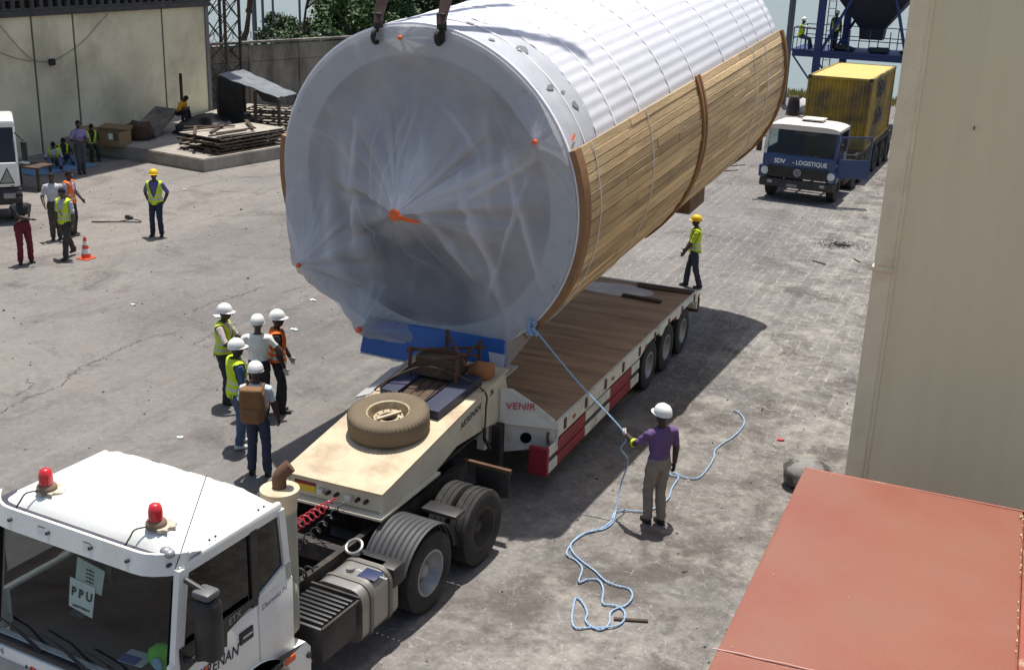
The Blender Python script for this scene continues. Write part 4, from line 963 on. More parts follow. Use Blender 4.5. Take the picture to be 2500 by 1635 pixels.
# bolts, lifting lugs
for k in range(20):
    a = 2*PI*(k+.5)/20; MB().tube([(math.cos(a)*2.36, -.022, math.sin(a)*2.36), (math.cos(a)*2.36, .0, math.sin(a)*2.36)], .018, 8).build('flange_bolt', M_chass, tank)
for (x, z) in ((-.62, 2.31), (.40, 2.36)):
    MB().rbox(x-.07, x+.07, -.05, .03, z-.12, z+.28, .03).build('lifting_lug', M_chass, tank)
    MB().lathe([(.09+.03*math.cos(a*PI/4), .03*math.sin(a*PI/4)) for a in range(8)], 18, Matrix.Translation((x, -.09, z-.04)) @ Matrix.Rotation(PI/2, 4, 'Y'), closed=True).build('shackle', M_chass, tank, smooth=50)
# nozzles with orange caps that push the film out
NOZ = [((0.06, -.02), -.90, 1.85, 1.9, .085), ((1.92, 1.06), -.24, .62, 1.5, .035), ((-.15, 2.30), -.20, .45, 1.4, .028), ((-1.90, -1.17), -.60, 1.25, 1.6, .035), ((-.93, -2.10), -.52, .80, 1.5, .045)]
for (x, z), y, r_, p_, rc in NOZ:
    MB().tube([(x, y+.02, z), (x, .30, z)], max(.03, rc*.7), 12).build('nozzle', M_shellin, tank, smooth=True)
    MB().lathe([(rc*.6, -.03), (rc, -.02), (rc, .05), (rc*.8, .06)], 20, Matrix.Translation((x, y-.02, z)) @ Matrix.Rotation(-PI/2, 4, 'X')).build('nozzle_cap', M_orange, tank, smooth=40)
MB().plate([(.10, -.95, -.06), (.34, -.80, -.14), (.40, -.78, -.11), (.16, -.95, .0)], .01).build('cap_tail', M_orange, tank)
# clear protective film stretched over the end
def film_material():
    m = bpy.data.materials.new('clear wrinkled film'); m.use_nodes = True; n = m.node_tree.nodes; l = m.node_tree.links
    b = n['Principled BSDF']; b.inputs['Base Color'].default_value = (.78, .78, .81, 1); b.inputs['Roughness'].default_value = .22
    tr_ = n.new('ShaderNodeBsdfTransparent'); tr_.inputs[0].default_value = (.88, .90, .93, 1); mx = n.new('ShaderNodeMixShader')
    tc = n.new('ShaderNodeTexCoord'); at_ = n.new('ShaderNodeAttribute'); at_.attribute_name = 'fold_sheen'
    nz_ = n.new('ShaderNodeTexNoise'); nz_.inputs['Scale'].default_value = 1.1; nz_.inputs['Detail'].default_value = 5; l.new(tc.outputs['Object'], nz_.inputs[0])
    mr_ = n.new('ShaderNodeMapRange'); mr_.inputs[1].default_value = .3; mr_.inputs[2].default_value = .75; mr_.inputs[3].default_value = .30; mr_.inputs[4].default_value = .56; l.new(nz_.outputs[0], mr_.inputs[0])
    ad = n.new('ShaderNodeMath'); ad.operation = 'ADD'; ad.use_clamp = True; l.new(mr_.outputs[0], ad.inputs[0]); l.new(at_.outputs['Fac'], ad.inputs[1])
    l.new(ad.outputs[0], mx.inputs[0]); l.new(tr_.outputs[0], mx.inputs[1])
    tl_ = n.new('ShaderNodeBsdfTranslucent'); tl_.inputs[0].default_value = (.66, .68, .74, 1); m2 = n.new('ShaderNodeMixShader'); m2.inputs[0].default_value = .35; l.new(b.outputs[0], m2.inputs[1]); l.new(tl_.outputs[0], m2.inputs[2]); l.new(m2.outputs[0], mx.inputs[2])
    l.new(mx.outputs[0], n['Material Output'].inputs[0])
    return m
nr, na = 170, 460; vs = []; fs = []; fold_sheen = []
RF = TR+.012
def film(x, z):
    r = math.hypot(x, z); base = -.035; y = 0.; f_ = 0.
    for i, ((nx, nz_), ny, rad_, pw, rc) in enumerate(NOZ):
        dx, dz = x-nx, z-nz_; d = math.hypot(dx, dz); th = math.atan2(dz, dx)
        rr = rad_*(1+.38*noise.noise(Vector((math.cos(th)*2.2, math.sin(th)*2.2, i*7.3)))+.16*noise.noise(Vector((math.cos(th)*6, math.sin(th)*6, i*3.1))))
        if d < rr:
            t_ = 1-max(0, d-rc*.8)/rr; hgt = (abs(ny)+base)*min(1, t_)**pw
            wr = noise.noise(Vector((math.cos(th)*7.5, math.sin(th)*7.5, i*5.7+d*.25))); wr2 = noise.noise(Vector((math.cos(th)*19, math.sin(th)*19, i*2.1+d*.3)))
            hgt += (.022*wr+.006*wr2)*min(1, 3*(1-t_))*t_*abs(ny)/.6
            y = max(y, hgt) if hgt > y else y
            f_ = max(f_, (max(0, wr-.10)*.55+max(0, wr2-.2)*.35+.06)*t_**1.2*max(.25, min(1, .55+1.2*math.sin(th))))
            if i == 0: f_ += .75*max(0, t_-.45)*max(0, min(1, .5+1.2*math.sin(th)))  # skylit highlight above the tip, put into the film's opacity
    # hanging folds of slack film
    for (x0, z0, x1, z1, wd_, am) in ((-1.35, .9, -1.0, -1.3, .16, .30), (-1.05, 1.1, -1.15, -.9, .05, .5), (-1.7, .1, -1.35, -1.6, .10, .3), (.75, .6, 1.35, -1.7, .05, .40), (1.35, .9, 1.95, -1.2, .05, .38), (1.75, .6, 1.05, -1.5, .035, .30), (1.95, .9, .2, .05, .10, .22), (1.9, .8, .9, .15, .04, .32), (.25, .2, .95, -1.2, .04, .3)):
        ux, uz = x1-x0, z1-z0; L2 = ux*ux+uz*uz; tt = ((x-x0)*ux+(z-z0)*uz)/L2
        if 0 < tt < 1:
            dd = abs((x-x0)*uz-(z-z0)*ux)/math.sqrt(L2)+.03*noise.noise(Vector((x*3, z*3, x0))); e = math.sin(PI*tt)**.5
            g_ = math.exp(-(dd/wd_)**2)*e; f_ += am*g_; y += .05*g_
    # one layer only in the lower middle, doubled film elsewhere
    wob = .25*noise.noise(Vector((x*1.3, z*1.3, 9)))
    ex_ = max(abs(x+.05+.25*(z+1.2))-.85, abs(z+1.25)-.80)+wob
    f_ += .18*max(0, min(1, ex_/.22))-.24*max(0, min(1, -ex_/.22))
    # creases: sharp ridges in the slack sheet
    def ridge(px_, pz_, sd): return max(0, 1-abs(noise.noise(Vector((px_, pz_, sd))))*7)
    wx = x+.35*noise.noise(Vector((x*.8, z*.8, 3))); wz = z+.35*noise.noise(Vector((x*.8, z*.8, 8)))
    th0 = math.atan2(z+.02, x-.06); d0 = math.hypot(x-.06, z+.02)
    c1 = ridge(wx*1.9, wz*.45, 1)*max(0, min(1, noise.noise(Vector((x*.7, z*.7, 20)))*3+.4))
    c2 = ridge(wx*1.1+wz*1.2, wz*.3-wx*.5, 5)*max(0, min(1, noise.noise(Vector((x*.7, z*.7, 30)))*3+.2))
    c3 = ridge(math.cos(th0)*2.6, math.sin(th0)*2.6+d0*.25, 11)*max(0, 1-d0/1.9)*min(1, d0*2)
    c_ = max(c1, c2, c3)
    y += .022*c_; f_ += .20*c_**2
    sm = min(1, (RF-r)/.12)
    return base-y-.012*noise.noise(Vector((x*2.5, z*2.5, 0)))*sm, f_
for i in range(nr+1):
    r = RF*i/nr
    for k in range(na):
        a = 2*PI*k/na; x, z = r*math.cos(a), r*math.sin(a); y, f_ = film(x, z)
        if i == nr: y = .05+min(0, y)*0
        vs.append((x, y, z)); fold_sheen.append(max(-.3, min(.6, f_)))
for i in range(nr):
    for k in range(na): fs.append((i*na+k, i*na+(k+1) % na, (i+1)*na+(k+1) % na, (i+1)*na+k))
mb = MB(); mb.add(vs, fs); fo = mb.build('protective_film', film_material(), tank, smooth=60)
at_ = fo.data.attributes.new('fold_sheen', 'FLOAT', 'POINT'); at_.data.foreach_set('value', fold_sheen)
# film sagging from the left nozzles down to the saddle
def skirt(pts, name='film_skirt'):
    mb = MB(); nu, nv = 24, 24; a, b_, c, d = [Vector(p) for p in pts]; vs = []
    for i in range(nu+1):
        for j in range(nv+1):
            u, v = i/nu, j/nv; p = (a.lerp(b_, u)).lerp(d.lerp(c, u), v); p.y += .03*noise.noise(Vector((u*5, v*2, 1)))-.05*math.sin(PI*u)*math.sin(PI*v); vs.append(p)
    fs = [(i*(nv+1)+j, (i+1)*(nv+1)+j, (i+1)*(nv+1)+j+1, i*(nv+1)+j+1) for i in range(nu) for j in range(nv)]
    mb.add(vs, fs); o = mb.build(name, MATS_film, tank, smooth=80)
    q = o.data.attributes.new('fold_sheen', 'FLOAT', 'POINT'); q.data.foreach_set('value', [.04]*len(vs))
MATS_film = fo.data.materials[0]
skirt([(-1.90, -.58, -1.17), (-1.70, -.04, -1.1), (-.95, -.06, -1.9), (-.93, -.50, -2.10)])
skirt([(1.28, -.06, -2.03), (1.75, -.04, -1.70), (1.75, .62, -1.80), (1.30, .05, -2.55)])
# blue saddle under the front, timber block further back
ar = [(2.455*math.sin(R(a)), -2.455*math.cos(R(a))) for a in range(-29, 30, 2)]
poly = [(-1.26, -2.62), (1.30, -2.62), (1.34, -2.02), (1.19, -2.02)]+[(x*.86, z*.86) for x, z in reversed(ar)]+[(-1.05, -2.10), (-1.10, -2.10)]
mb = MB(); mb.prism([(-1.24, -2.70), (1.30, -2.70), (1.34, -2.04), (-1.08, -2.10)], 1, -.085, -.045); mb.build('saddle', M_blue, tank)
mb = MB(); mb.prism([(-1.22, -2.72), (1.28, -2.72), (1.28, -2.705), (-1.22, -2.705)], 1, -.12, .50); mb.build('saddle_foot', M_whiteD, tank)
for x in (-1.1, 1.1): MB().box(x-.02, x+.02, -.04, .45, -2.70, -2.12).build('saddle_web', M_blue, tank)
MB().prism([(1.12, -2.68), (1.31, -2.68), (1.35, -2.26), (1.08, -2.26)], 1, -.095, -.088).build('pale_patch', M_wrap, tank)
MB().tube([(1.26, -.13, -2.58), (1.38, -.10, -2.50)], .045, 8).build('corner_tag', M_textred, tank)
MB().rbox(-1.32, 1.34, 8.72, 9.75, -2.64, -2.0, .015).build('rear_saddle', mat('brown saddle timber', (.17, .095, .055), .85, var=.2), tank)
MB().plate([(TR*math.cos(R(24))+.05, .12, TR*math.sin(R(24))+.025), (TR*math.cos(R(24))+.05, .22, TR*math.sin(R(24))+.025), (TR*math.cos(R(25.5))+.05, .34, TR*math.sin(R(25.5))+.03), (TR*math.cos(R(25.5))+.05, .26, TR*math.sin(R(25.5))+.03)], .004).build('paint_mark', M_orange, tank)
# crane slings holding the front end
for i, (x, z, tx, lab) in enumerate(((-.60, 2.45, .25, 'brown crane sling on the far lifting lug of the tank'), (.42, 2.50, .75, 'brown crane sling on the lifting lug nearer the timber lagging'))):
    a = TM @ Vector((x, -.06, z)); b_ = a+Vector((tx*.5, 5.2, 13)); mb = MB(); vs = []; fs = []
    N = 60
    for k in range(N+1):
        t_ = k/N; p = a.lerp(b_, t_); wd = .05+.07*min(1, t_*14)+.012*noise.noise(Vector((k*.6, i, 0))); tw = .3+.5*noise.noise(Vector((t_*5, i*3, 2)))
        d = Vector((math.cos(tw), math.sin(tw), 0)); e = Vector((-math.sin(tw), math.cos(tw), 0))*.03
        vs += [p-d*wd-e, p+d*wd-e, p+d*wd+e, p-d*wd+e]
    for k in range(N):
        for q in range(4): fs.append((k*4+q, k*4+(q+1) % 4, k*4+4+(q+1) % 4, k*4+4+q))
    mb.add(vs, fs); tag(mb.build('lifting_sling', M_sling), lab, 'sling')
# ------------------------------------------------------------------ blue lorry and yellow container by the quay
bx, by = -6.40, 38.45
bt = thing('container_lorry', 'blue and white lorry with its door open and a yellow container behind the cab', 'truck', (bx, by, 0), R(-3))
def B_(mb, name, m, smooth=30, parent=None): return mb.build(name, m, parent or bt, smooth=smooth)
B_(MB().rbox(-1.2, 1.2, .02, .22, 1.02, 1.52, .06), 'front_panel', M_bluet)
B_(MB().rbox(-1.2, -1.12, .1, 1.85, .85, 1.66, .03), 'door', M_bluet)
B_(MB().rbox(1.10, 1.16, 1.25, 1.85, .85, 1.60, .03), 'quarter_panel', M_bluet)
B_(MB().rbox(-1.18, 1.16, 1.78, 1.86, .85, 2.45, .03), 'rear_wall', M_dash)
B_(MB().rbox(-1.15, 1.15, .12, 1.8, .80, .92, .02), 'floor', M_dash)
for s in (-1, 1):
    B_(MB().prism([(.06, 1.48), (.18, 1.48), (.36, 2.36), (.24, 2.36)], 0, s*1.15-.05, s*1.15+.05), 'front_pillar', M_bluet if s > 0 else M_whiteD)
    B_(MB().rbox(s*1.14-.04, s*1.14+.04, 1.70, 1.84, 1.55, 2.40, .02), 'rear_pillar', M_bluet)
def sroof():
    mb = MB(); nx, ny = 24, 18; vs = []; fs = []
    for j in range(ny+1):
        for i in range(nx+1):
            u, v = -1+2*i/nx, -1+2*j/ny; vs.append((u*1.17, 1.04+v*.84, 2.40+.15*(1-abs(u)**6)*(1-max(0, abs(v)-.3)**2.2)))
    N = nx+1
    for j in range(ny):
        for i in range(nx): fs.append((j*N+i, j*N+i+1, (j+1)*N+i+1, (j+1)*N+i))
    o = len(vs); rg_ = list(range(N))+[j*N+nx for j in range(1, ny+1)]+[ny*N+i for i in range(nx-1, -1, -1)]+[j*N for j in range(ny-1, 0, -1)]
    vs += [(vs[k][0], vs[k][1], 2.31) for k in rg_]; m = len(rg_)
    for k in range(m): fs.append((rg_[k], rg_[(k+1) % m], o+(k+1) % m, o+k))
    fs.append(tuple(o+k for k in range(m))); mb.add(vs, fs); return mb
B_(sroof(), 'roof', mat('chalky lorry roof', (.62, .56, .50), .6, var=.06, dirt=(.45, .30, .22), damt=.4), 50)
h_ = B_(MB().rbox(-.18, .42, .75, 1.35, 2.53, 2.60, .01, Matrix.Translation((0, 0, 0))), 'roof_hatch', M_dash); MB().rbox(-.24, .48, .70, 1.40, 2.602, 2.645, .01, Matrix.Translation((0, 0, 0))).build('hatch_lid', M_whiteD, h_)
B_(MB().plate([(-1.11, .13, 1.50), (1.11, .13, 1.50), (1.09, .30, 2.34), (-1.09, .30, 2.34)], .008), 'windscreen', clear_glass('lorry glass', (.55, .62, .62), 1))
B_(MB().rbox(-1.08, 1.08, .25, .62, 1.0, 1.48, .05), 'dashboard', M_dash)
for x in (-.55, .55): B_(MB().rbox(x-.24, x+.24, 1.3, 1.5, 1.1, 2.0, .05), 'seat', M_dash)
for x in (.18, .45): B_(MB().rbox(x-.09, x+.09, .28, .42, 1.481, 1.50, .004), 'dashboard_paper', M_paper)
B_(MB().rbox(-.62, .14, 1.765, 1.778, 1.95, 2.25, .003), 'rear_window', mat('pale rear window', (.45, .52, .5), .3))
B_(MB().rbox(-1.0, 1.0, -.02, .05, .78, 1.14, .02), 'grille', M_black)
for z in (.84, .91, .98, 1.05): B_(MB().rbox(-.98, .98, -.035, -.015, z, z+.03, .006), 'grille_slat', M_chass)
B_(MB().lathe([(.10, 0), (.115, .008), (.125, .008), (.125, 0)], 20, frame((0, -.04, .98), (1, 0, 0), (0, 0, 1))), 'round_emblem', M_rimg)
B_(MB().bar((0, -.045, .98), (0, -.045, 1.09), .012).bar((0, -.045, .98), (-.09, -.045, .92), .012).bar((0, -.045, .98), (.09, -.045, .92), .012), 'emblem_star', M_rimg)
B_(MB().rbox(-1.22, 1.22, -.10, .08, .46, .74, .05), 'bumper', M_black)
for s in (-1, 1):
    B_(MB().rbox(s*1.12-.14, s*1.12+.14, .0, .5, .74, 1.14, .05), 'corner_panel', M_bluet)
    B_(MB().lathe([(.005, .03), (.10, .02), (.13, 0), (.13, -.03)], 22, frame((s*1.08, -.01, .96), (1, 0, 0), (0, 0, 1))), 'headlamp', mat('lamp glass', (.62, .63, .62), .2), 40)
    B_(MB().rbox(s*.86-.08, s*.86+.08, -.125, -.09, .58, .68, .02), 'fog_lamp', M_rimg)
B_(MB().rbox(-.30, .05, -.112, -.098, .50, .60, .004), 'number_plate', mat('dull plate', (.2, .2, .2), .6))
bf = lambda x, z: frame((x, .012, z), (1, 0, 0), (0, .0, 1))
text('company_name', 'SDV', M_textwh, .20, bf(-.62, 1.30), bt, bold=.006); text('company_name', '- LOGISTIQUE', M_textwh, .20, bf(.36, 1.30), bt, bold=.004, sx=.9)
text('side_number', '1217', M_textwh, .10, frame((1.205, .16, 1.30), (0, 1, 0), (0, 0, 1)), bt); text('lamp_number', '11-2363', M_textwh, .07, frame((1.05, -.006, .78), (1, 0, 0), (0, 0, 1)), bt)
# open door on the right, seen from outside
dr_ = bpy.data.objects.new('x', None); bpy.data.objects.remove(dr_)
DM = Matrix.Translation((1.22, .20, 0)) @ Matrix.Rotation(-R(68), 4, 'Z')
mb = MB(); mb.rbox(-.03, .03, .0, 1.02, .92, 1.52, .015, DM); d_o = B_(mb, 'open_door', M_bluet)
for a in (((0, .03, 1.52), (0, .03, 2.22)), ((0, .99, 1.52), (0, .99, 2.26)), ((0, .03, 2.22), (0, .99, 2.26))): 
    MB().bar(DM @ Vector(a[0]), DM @ Vector(a[1]), .05).build('window_frame', M_bluet, d_o)
MB().box(-.004, .004, .05, .97, 1.52, 2.22, DM).build('door_pane', clear_glass('door glass', (.75, .8, .8), 1), d_o)
for s in (-1, 1):
    B_(MB().rbox(s*1.36-.09, s*1.36+.09, .02, .10, 1.55, 2.0, .03) if s < 0 else MB().rbox(1.24, 1.30, .1, .16, 1.8, 2.0, .02), 'mirror', M_black); B_(MB().tube([(s*1.18, .2, 2.05), (s*1.36, .06, 1.98)], .02, 6), 'mirror_arm', M_black)
B_(MB().rbox(-1.30, -1.16, .05, .35, .72, 1.12, .03), 'corner_flap', M_bluet)
lw = wheel_meshes('lorry', .50, .28, .27, M_rubber, M_rimd, n=32)
for s in (-1, 1):
    add_wheel(lw, bt, (s*1.02, .92, .50), s < 0)
    for y in (3.6, 4.9, 7.6, 9.0, 10.3):
        add_wheel(lw, bt, (s*1.05, y, .50), s < 0); add_wheel(lw, bt, (s*.74, y, .50), s < 0)
    B_(MB().box(s*.42-.04, s*.42+.04, .5, 11.2, .72, .98), 'frame_rail', M_chass)
    B_(MB().prism([(.35, .62), (.5, .98), (.8, 1.10), (1.1, 1.10), (1.4, .92), (1.52, .60), (1.4, .60), (1.25, .86), (.95, 1.0), (.65, .9), (.48, .62)], 0, s*1.02-.16, s*1.02+.16), 'wheel_arch', M_black)
    B_(MB().rbox(s*1.02-.17, s*1.02+.17, 1.75, 2.9, .40, 1.0, .05), 'side_tank', M_chass); B_(MB().box(s*1.05-.05, s*1.05+.05, 4.0, 11.2, .95, 1.105), 'side_beam', M_chass); B_(MB().rbox(s*.9-.25, s*.9+.25, 5.6, 6.9, .45, .95, .03), 'tool_box', M_chass)
for y in (2.2, 4.0, 5.2, 7.5, 9.6, 11.1): B_(MB().box(-1.1, 1.1, y-.08, y+.08, .98, 1.10), 'bolster', M_chass)
for x0, y0, z0 in ((0, .92, .5), (0, 3.6, .5), (0, 4.9, .5), (0, 7.6, .5), (0, 9., .5), (0, 10.3, .5)): B_(MB().tube([(-1, y0, z0), (1, y0, z0)], .08, 8), 'axle', M_chass)

# the yellow container
def container(name, label, x0, x1, y0, y1, z0, hgt, m, mtop, rotz=0., group=None, ends=True, corr_side=True, postm=None):
    postm = postm or m; cx, cy = (x0+x1)/2, y0; W_, L_ = (x1-x0)/2, y1-y0
    t = thing(name, label, 'container', (cx, cy, z0), rotz, group)
    def corrug(n_, span):
        pts = []; st_ = span/n_
        for k in range(n_):
            s0 = -span/2+k*st_; pts += [(s0, 0), (s0+st_*.30, 0), (s0+st_*.42, .045), (s0+st_*.88, .045)]
        pts.append((span/2, 0)); return pts
    # front and back panels
    for yy_, sg in ((.05, 1), (L_-.05, -1)):
        pr = corrug(8, 2*W_-.20); mb = MB(); n_ = len(pr); vs = []
        for z in (.14, hgt-.10):
            for s, d in pr: vs.append((s, yy_+d*sg, z))
        mb.add(vs, [(k, k+1, n_+k+1, n_+k) for k in range(n_-1)]); mb.build('end_panel', m, t)
    for xx, sg in ((-W_+.03, 1), (W_-.03, -1)):
        pr = corrug(21, L_-.20); mb = MB(); n_ = len(pr); vs = []
        for z in (.14, hgt-.10):
            for s, d in pr: vs.append((xx+d*sg, L_/2+s, z))
        mb.add(vs, [(k, k+1, n_+k+1, n_+k) for k in range(n_-1)]); mb.build('side_panel', m, t)
        MB().box(xx-.05 if sg < 0 else xx-.03, xx+.03 if sg < 0 else xx+.05, .1, L_-.1, 0, .15).build('bottom_rail', m, t); MB().box(xx-.05 if sg < 0 else xx-.03, xx+.03 if sg < 0 else xx+.05, .1, L_-.1, hgt-.11, hgt-.01).build('top_rail', m, t)
        for yy_ in (.05, L_-.05): MB().rbox(xx-.06*(1 if sg < 0 else .5), xx+.06*(1 if sg > 0 else .5), yy_-.05, yy_+.06, .12, hgt-.12, .01).build('corner_post', postm, t)
        for yy_ in (.085, L_-.085):
            for z in (0, hgt-.12): MB().rbox(xx-.09 if sg < 0 else xx-.035, xx+.035 if sg < 0 else xx+.09, yy_-.09, yy_+.09, z, z+.12, .01).build('corner_casting', M_chass if z else postm, t)
    for yy_ in (.03, L_-.03):
        MB().box(-W_+.1, W_-.1, yy_-.025, yy_+.05, 0, .145).build('sill_beam', m, t); MB().box(-W_+.1, W_-.1, yy_-.025, yy_+.05, hgt-.105, hgt-.015).build('header_beam', m, t)
    pr = corrug(16, L_-.1); mb = MB(); vs = []; n_ = len(pr)
    for x in (-W_+.05, W_-.05):
        for s, d in pr: vs.append((x, L_/2+s, hgt-.03-d*.35))
    mb.add(vs, [(k, k+1, n_+k+1, n_+k) for k in range(n_-1)]); mb.build('roof', mtop, t); MB().box(-W_+.04, W_-.04, .04, L_-.04, .06, .12).build('floor', m, t)
    return t
yc = container('shipping_container', 'sooty yellow shipping container carried by the blue lorry', -7.26, -4.98, 43.6, 49.6, 1.11, 2.52, M_yel, M_yeltop, R(-1.2))
for z in (1.95, .95): text('side_lettering', 'SAFA', M_navy, .75, frame((1.143, 2.5, z), (0, 1, 0), (0, 0, 1)), yc, bold=.02)

# ------------------------------------------------------------------ blue hopper tower with two men on the platform
TYY = 57.0; tz = 3.45; cx_ = PL(2000, 90, 1, TYY).x
bw = thing('hopper_tower', 'blue steel hopper tower with railed platform at the water edge', 'tower', (cx_, TYY, 0))
for (x, y) in ((0, 0), (.75, 3.2), (5.6, 0), (5.6, 3.2)): MB().box(x-.16, x+.16, y-.16, y+.16, 0, 9).build('column', M_bluesteel, bw)
MB().box(-1.15, 6.2, -.12, .12, tz-.32, tz-.08).build('platform_beam', M_bluesteel, bw); MB().box(-1.15, 6.2, 3.1, 3.3, tz-.32, tz-.08).build('platform_beam', M_bluesteel, bw)
MB().box(-1.2, 6.2, -.2, 3.3, tz-.078, tz).build('platform_deck', M_bluesteel, bw)
for y in (-.15, 3.25):
    for x in (-1.15, -.55, .5, 1.4, 2.3, 3.2, 4.1, 5.0, 5.9): MB().box(x-.022, x+.022, y-.022, y+.022, tz, tz+1.0).build('rail_post', M_bluesteel, bw)
    for z in ((.5, .98) if y > 0 else (.55,)): MB().box(-1.15, 6., y-.02, y+.02, tz+z-.02, tz+z+.02).build('handrail', M_bluesteel, bw)
MB().box(-1.15, -.4, -.17, -.13, tz+.96, tz+1.0).build('handrail', M_bluesteel, bw)
for z in (.5, .98): MB().box(-1.17, -1.13, -.12, 3.2, tz+z-.02, tz+z+.02).build('handrail', M_bluesteel, bw)
for k in range(5): MB().box(-1.16+k*.18, -1.13+k*.18, -.165, -.135, tz, tz+.55).build('baluster', M_bluesteel, bw)
MB().bar((-1.12, 0, tz-.3), (-.1, 0, tz-1.55), .07).bar((.1, 0, tz-.55), (.65, 0, tz-1.3), .07).build('brace', M_bluesteel, bw)
for (a, b_) in (((.15, 0, tz), (1.9, 0, tz+3.6)), ((.4, 3.2, tz), (2.4, 3.2, tz+3.6)), ((3.95, 0, tz), (2.9, 0, tz+3.6)), ((5.5, 3.2, tz), (4.0, 3.2, tz+3.6))): MB().bar(a, b_, .13).build('diagonal', M_bluesteel, bw)
def frustum(mb, cx, cy, w0, w1, z0, z1):
    vs = [(cx+s*w0, cy+u*w0, z0) for s, u in ((-1, -1), (1, -1), (1, 1), (-1, 1))]+[(cx+s*w1, cy+u*w1, z1) for s, u in ((-1, -1), (1, -1), (1, 1), (-1, 1))]
    mb.add(vs, [(3, 2, 1, 0), (4, 5, 6, 7), (0, 1, 5, 4), (1, 2, 6, 5), (2, 3, 7, 6), (3, 0, 4, 7)]); return mb
hx = PL(2128, 100, 1, TYY+1.5).x-cx_
frustum(MB(), hx, 1.5, .52, .56, tz+.55, tz+1.05).build('hopper_spout', M_navy, bw); frustum(MB(), hx, 1.5, .56, 2.0, tz+1.052, tz+3.0).build('hopper', M_navy, bw); frustum(MB(), hx, 1.5, 2.0, 2.0, tz+3.002, tz+5.2).build('hopper_bin', M_navy, bw)
for x in (.30, .62): MB().bar((x, -.05, .0), (x, -.05, tz+3.5), .04).build('ladder_rail', M_bluesteel, bw)
for k in range(20): MB().bar((.30, -.05, .4+k*.33), (.62, -.05, .4+k*.33), .025).build('ladder_rung', M_bluesteel, bw)
mb = MB(); rg = random.Random(1)
for k in range(3):
    mb = MB(); mb.ball((0, 0, .12), .55, .35, .17, 14, 8); mb.v = [tuple(Vector(v)*(1+.3*noise.noise(Vector(v)*3+Vector((k, 0, 0))))) for v in mb.v]
    o = tag(mb.build('grey_sack', mat('dark sacking', (.05, .055, .055), .9), smooth=True), ['dark slumped sack on the tower deck beside the ladder', 'dark sack on the tower deck below the hopper spout', 'dark sack on the tower deck beside the beige containers'][k], 'sack'); o.location = (cx_+1.15+k*1.5, TYY+.6, tz)
# tall pole behind the tank, bollard, white bundle
a = PL(1913, 235, 1, 64); b_ = PL(1938, -60, 1, 63.6)
mb = MB(); mb.tube([(a.x-.02, 64, 0), (b_.x+.1, 63.6, b_.z+2)], .17, 14); tag(mb.build('steel_pole', M_greyst, smooth=True), 'tall leaning grey blue steel pole just beyond the tank end', 'pole')
q = G(1935, 281); mb = MB(); mb.lathe([(.62, 0), (.58, .1), (.52, .5), (.46, 1.1), (.40, 1.42), (.36, 1.5), (.2, 1.52)], 20); mb.v = [(x*.62, y*.62, z*.62) for x, y, z in mb.v]; o = tag(mb.build('mooring_post', mat('rusty dark concrete', (.07, .055, .048), .9, var=.3), smooth=40), 'tapered dark concrete mooring post behind the blue lorry', 'bollard'); o.location = q
q = G(1963, 278); mb = MB(); mb.ball((0, 0, .3), .55, .45, .42, 16, 10); mb.v = [tuple(Vector(v)*(1+.25*noise.noise(Vector(v)*3))) for v in mb.v]; o = tag(mb.build('white_sack', mat('white sacking', (.68, .68, .66), .8), smooth=True), 'crumpled white sack between the mooring post and the container', 'sack'); o.location = q
for i, (px, py, s_) in enumerate(((2160, 360, 1.0), (2170, 330, .8))):
    q = G(px, py); mb = MB().rbox(-.9, .9, -.6, .6, 0, .9*s_, .1); o = tag(mb.build('quay_block', M_concl, smooth=30), ['pale concrete block beside the lorry rear wheels', 'smaller pale concrete block behind the first one'][i], 'block'); o.location = q+Vector((1.2, 1.0, 0))

# ------------------------------------------------------------------ stacked beige containers, red container below the camera
XB = -1.345; YB = 14.2; zj = PL(2132, 655, 1, YB).z
t = thing('beige_steel_wall', 'tall plain beige steel wall with a raised corner post beside the red roof', 'wall', (XB, YB, 0))
MB().box(.26, 3.4, .05, .09, 0, 9.2).build('wall_panel', M_beige, t)
MB().rbox(0, .22, 0, .24, 0, zj-.03, .02).build('corner_post', M_beigel, t); MB().rbox(.004, .218, .004, .24, zj+.03, 9.2, .02).build('corner_post', M_beigel, t)
MB().rbox(-.018, .235, -.016, .25, zj-.035, zj+.035, .02).build('post_joint', M_beigel, t)
MB().box(.20, .262, .03, .11, 0, 9.2).build('post_lip', M_beigel, t)
MB().box(.05, 3.4, .09, 5.5, 0, 9.0).build('core', M_beige, t)
q_ = PL(2378, 314, 1, YB); MB().rbox(q_.x-XB-.007, q_.x-XB+.007, .03, .05, q_.z-.022, q_.z+.022, .004).build('rust_hook', M_rust, t)
RXL, RXR, RYE = -1.585, .68, 12.20
rc = thing('red_container', 'weathered red oxide container roof in front of the beige stack', 'container', ((RXL+RXR)/2, 4, 0))
def rroof():
    mb = MB(); nx, ny = 30, 60; vs = []; fs = []
    for j in range(ny+1):
        for i in range(nx+1):
            x = RXL+.012+(RXR-RXL-.03)*i/nx; y = 2+(RYE-2-.012)*j/ny
            z = 2.44+.012*noise.noise(Vector((x*.9, y*.7, 0)))+.004*noise.noise(Vector((x*3, y*3, 4)))
            vs.append((x, y, z))
    for j in range(ny):
        for i in range(nx): fs.append((j*(nx+1)+i, j*(nx+1)+i+1, (j+1)*(nx+1)+i+1, (j+1)*(nx+1)+i))
    mb.add(vs, fs); return mb
rroof().build('roof', M_redox, rc, smooth=60, world=True)
MB().box(RXL, RXR+.2, 2, RYE, .1, 2.41).build('body', M_redox, rc, world=True)
MB().rbox(RXL-.004, RXL+.02, 2, RYE, 2.36, 2.438, .008).build('top_rail', M_redox, rc, world=True)
MB().rbox(RXR, RXR+.10, 2, RYE, 2.30, 2.475, .012).build('top_rail', M_redox2, rc, world=True)
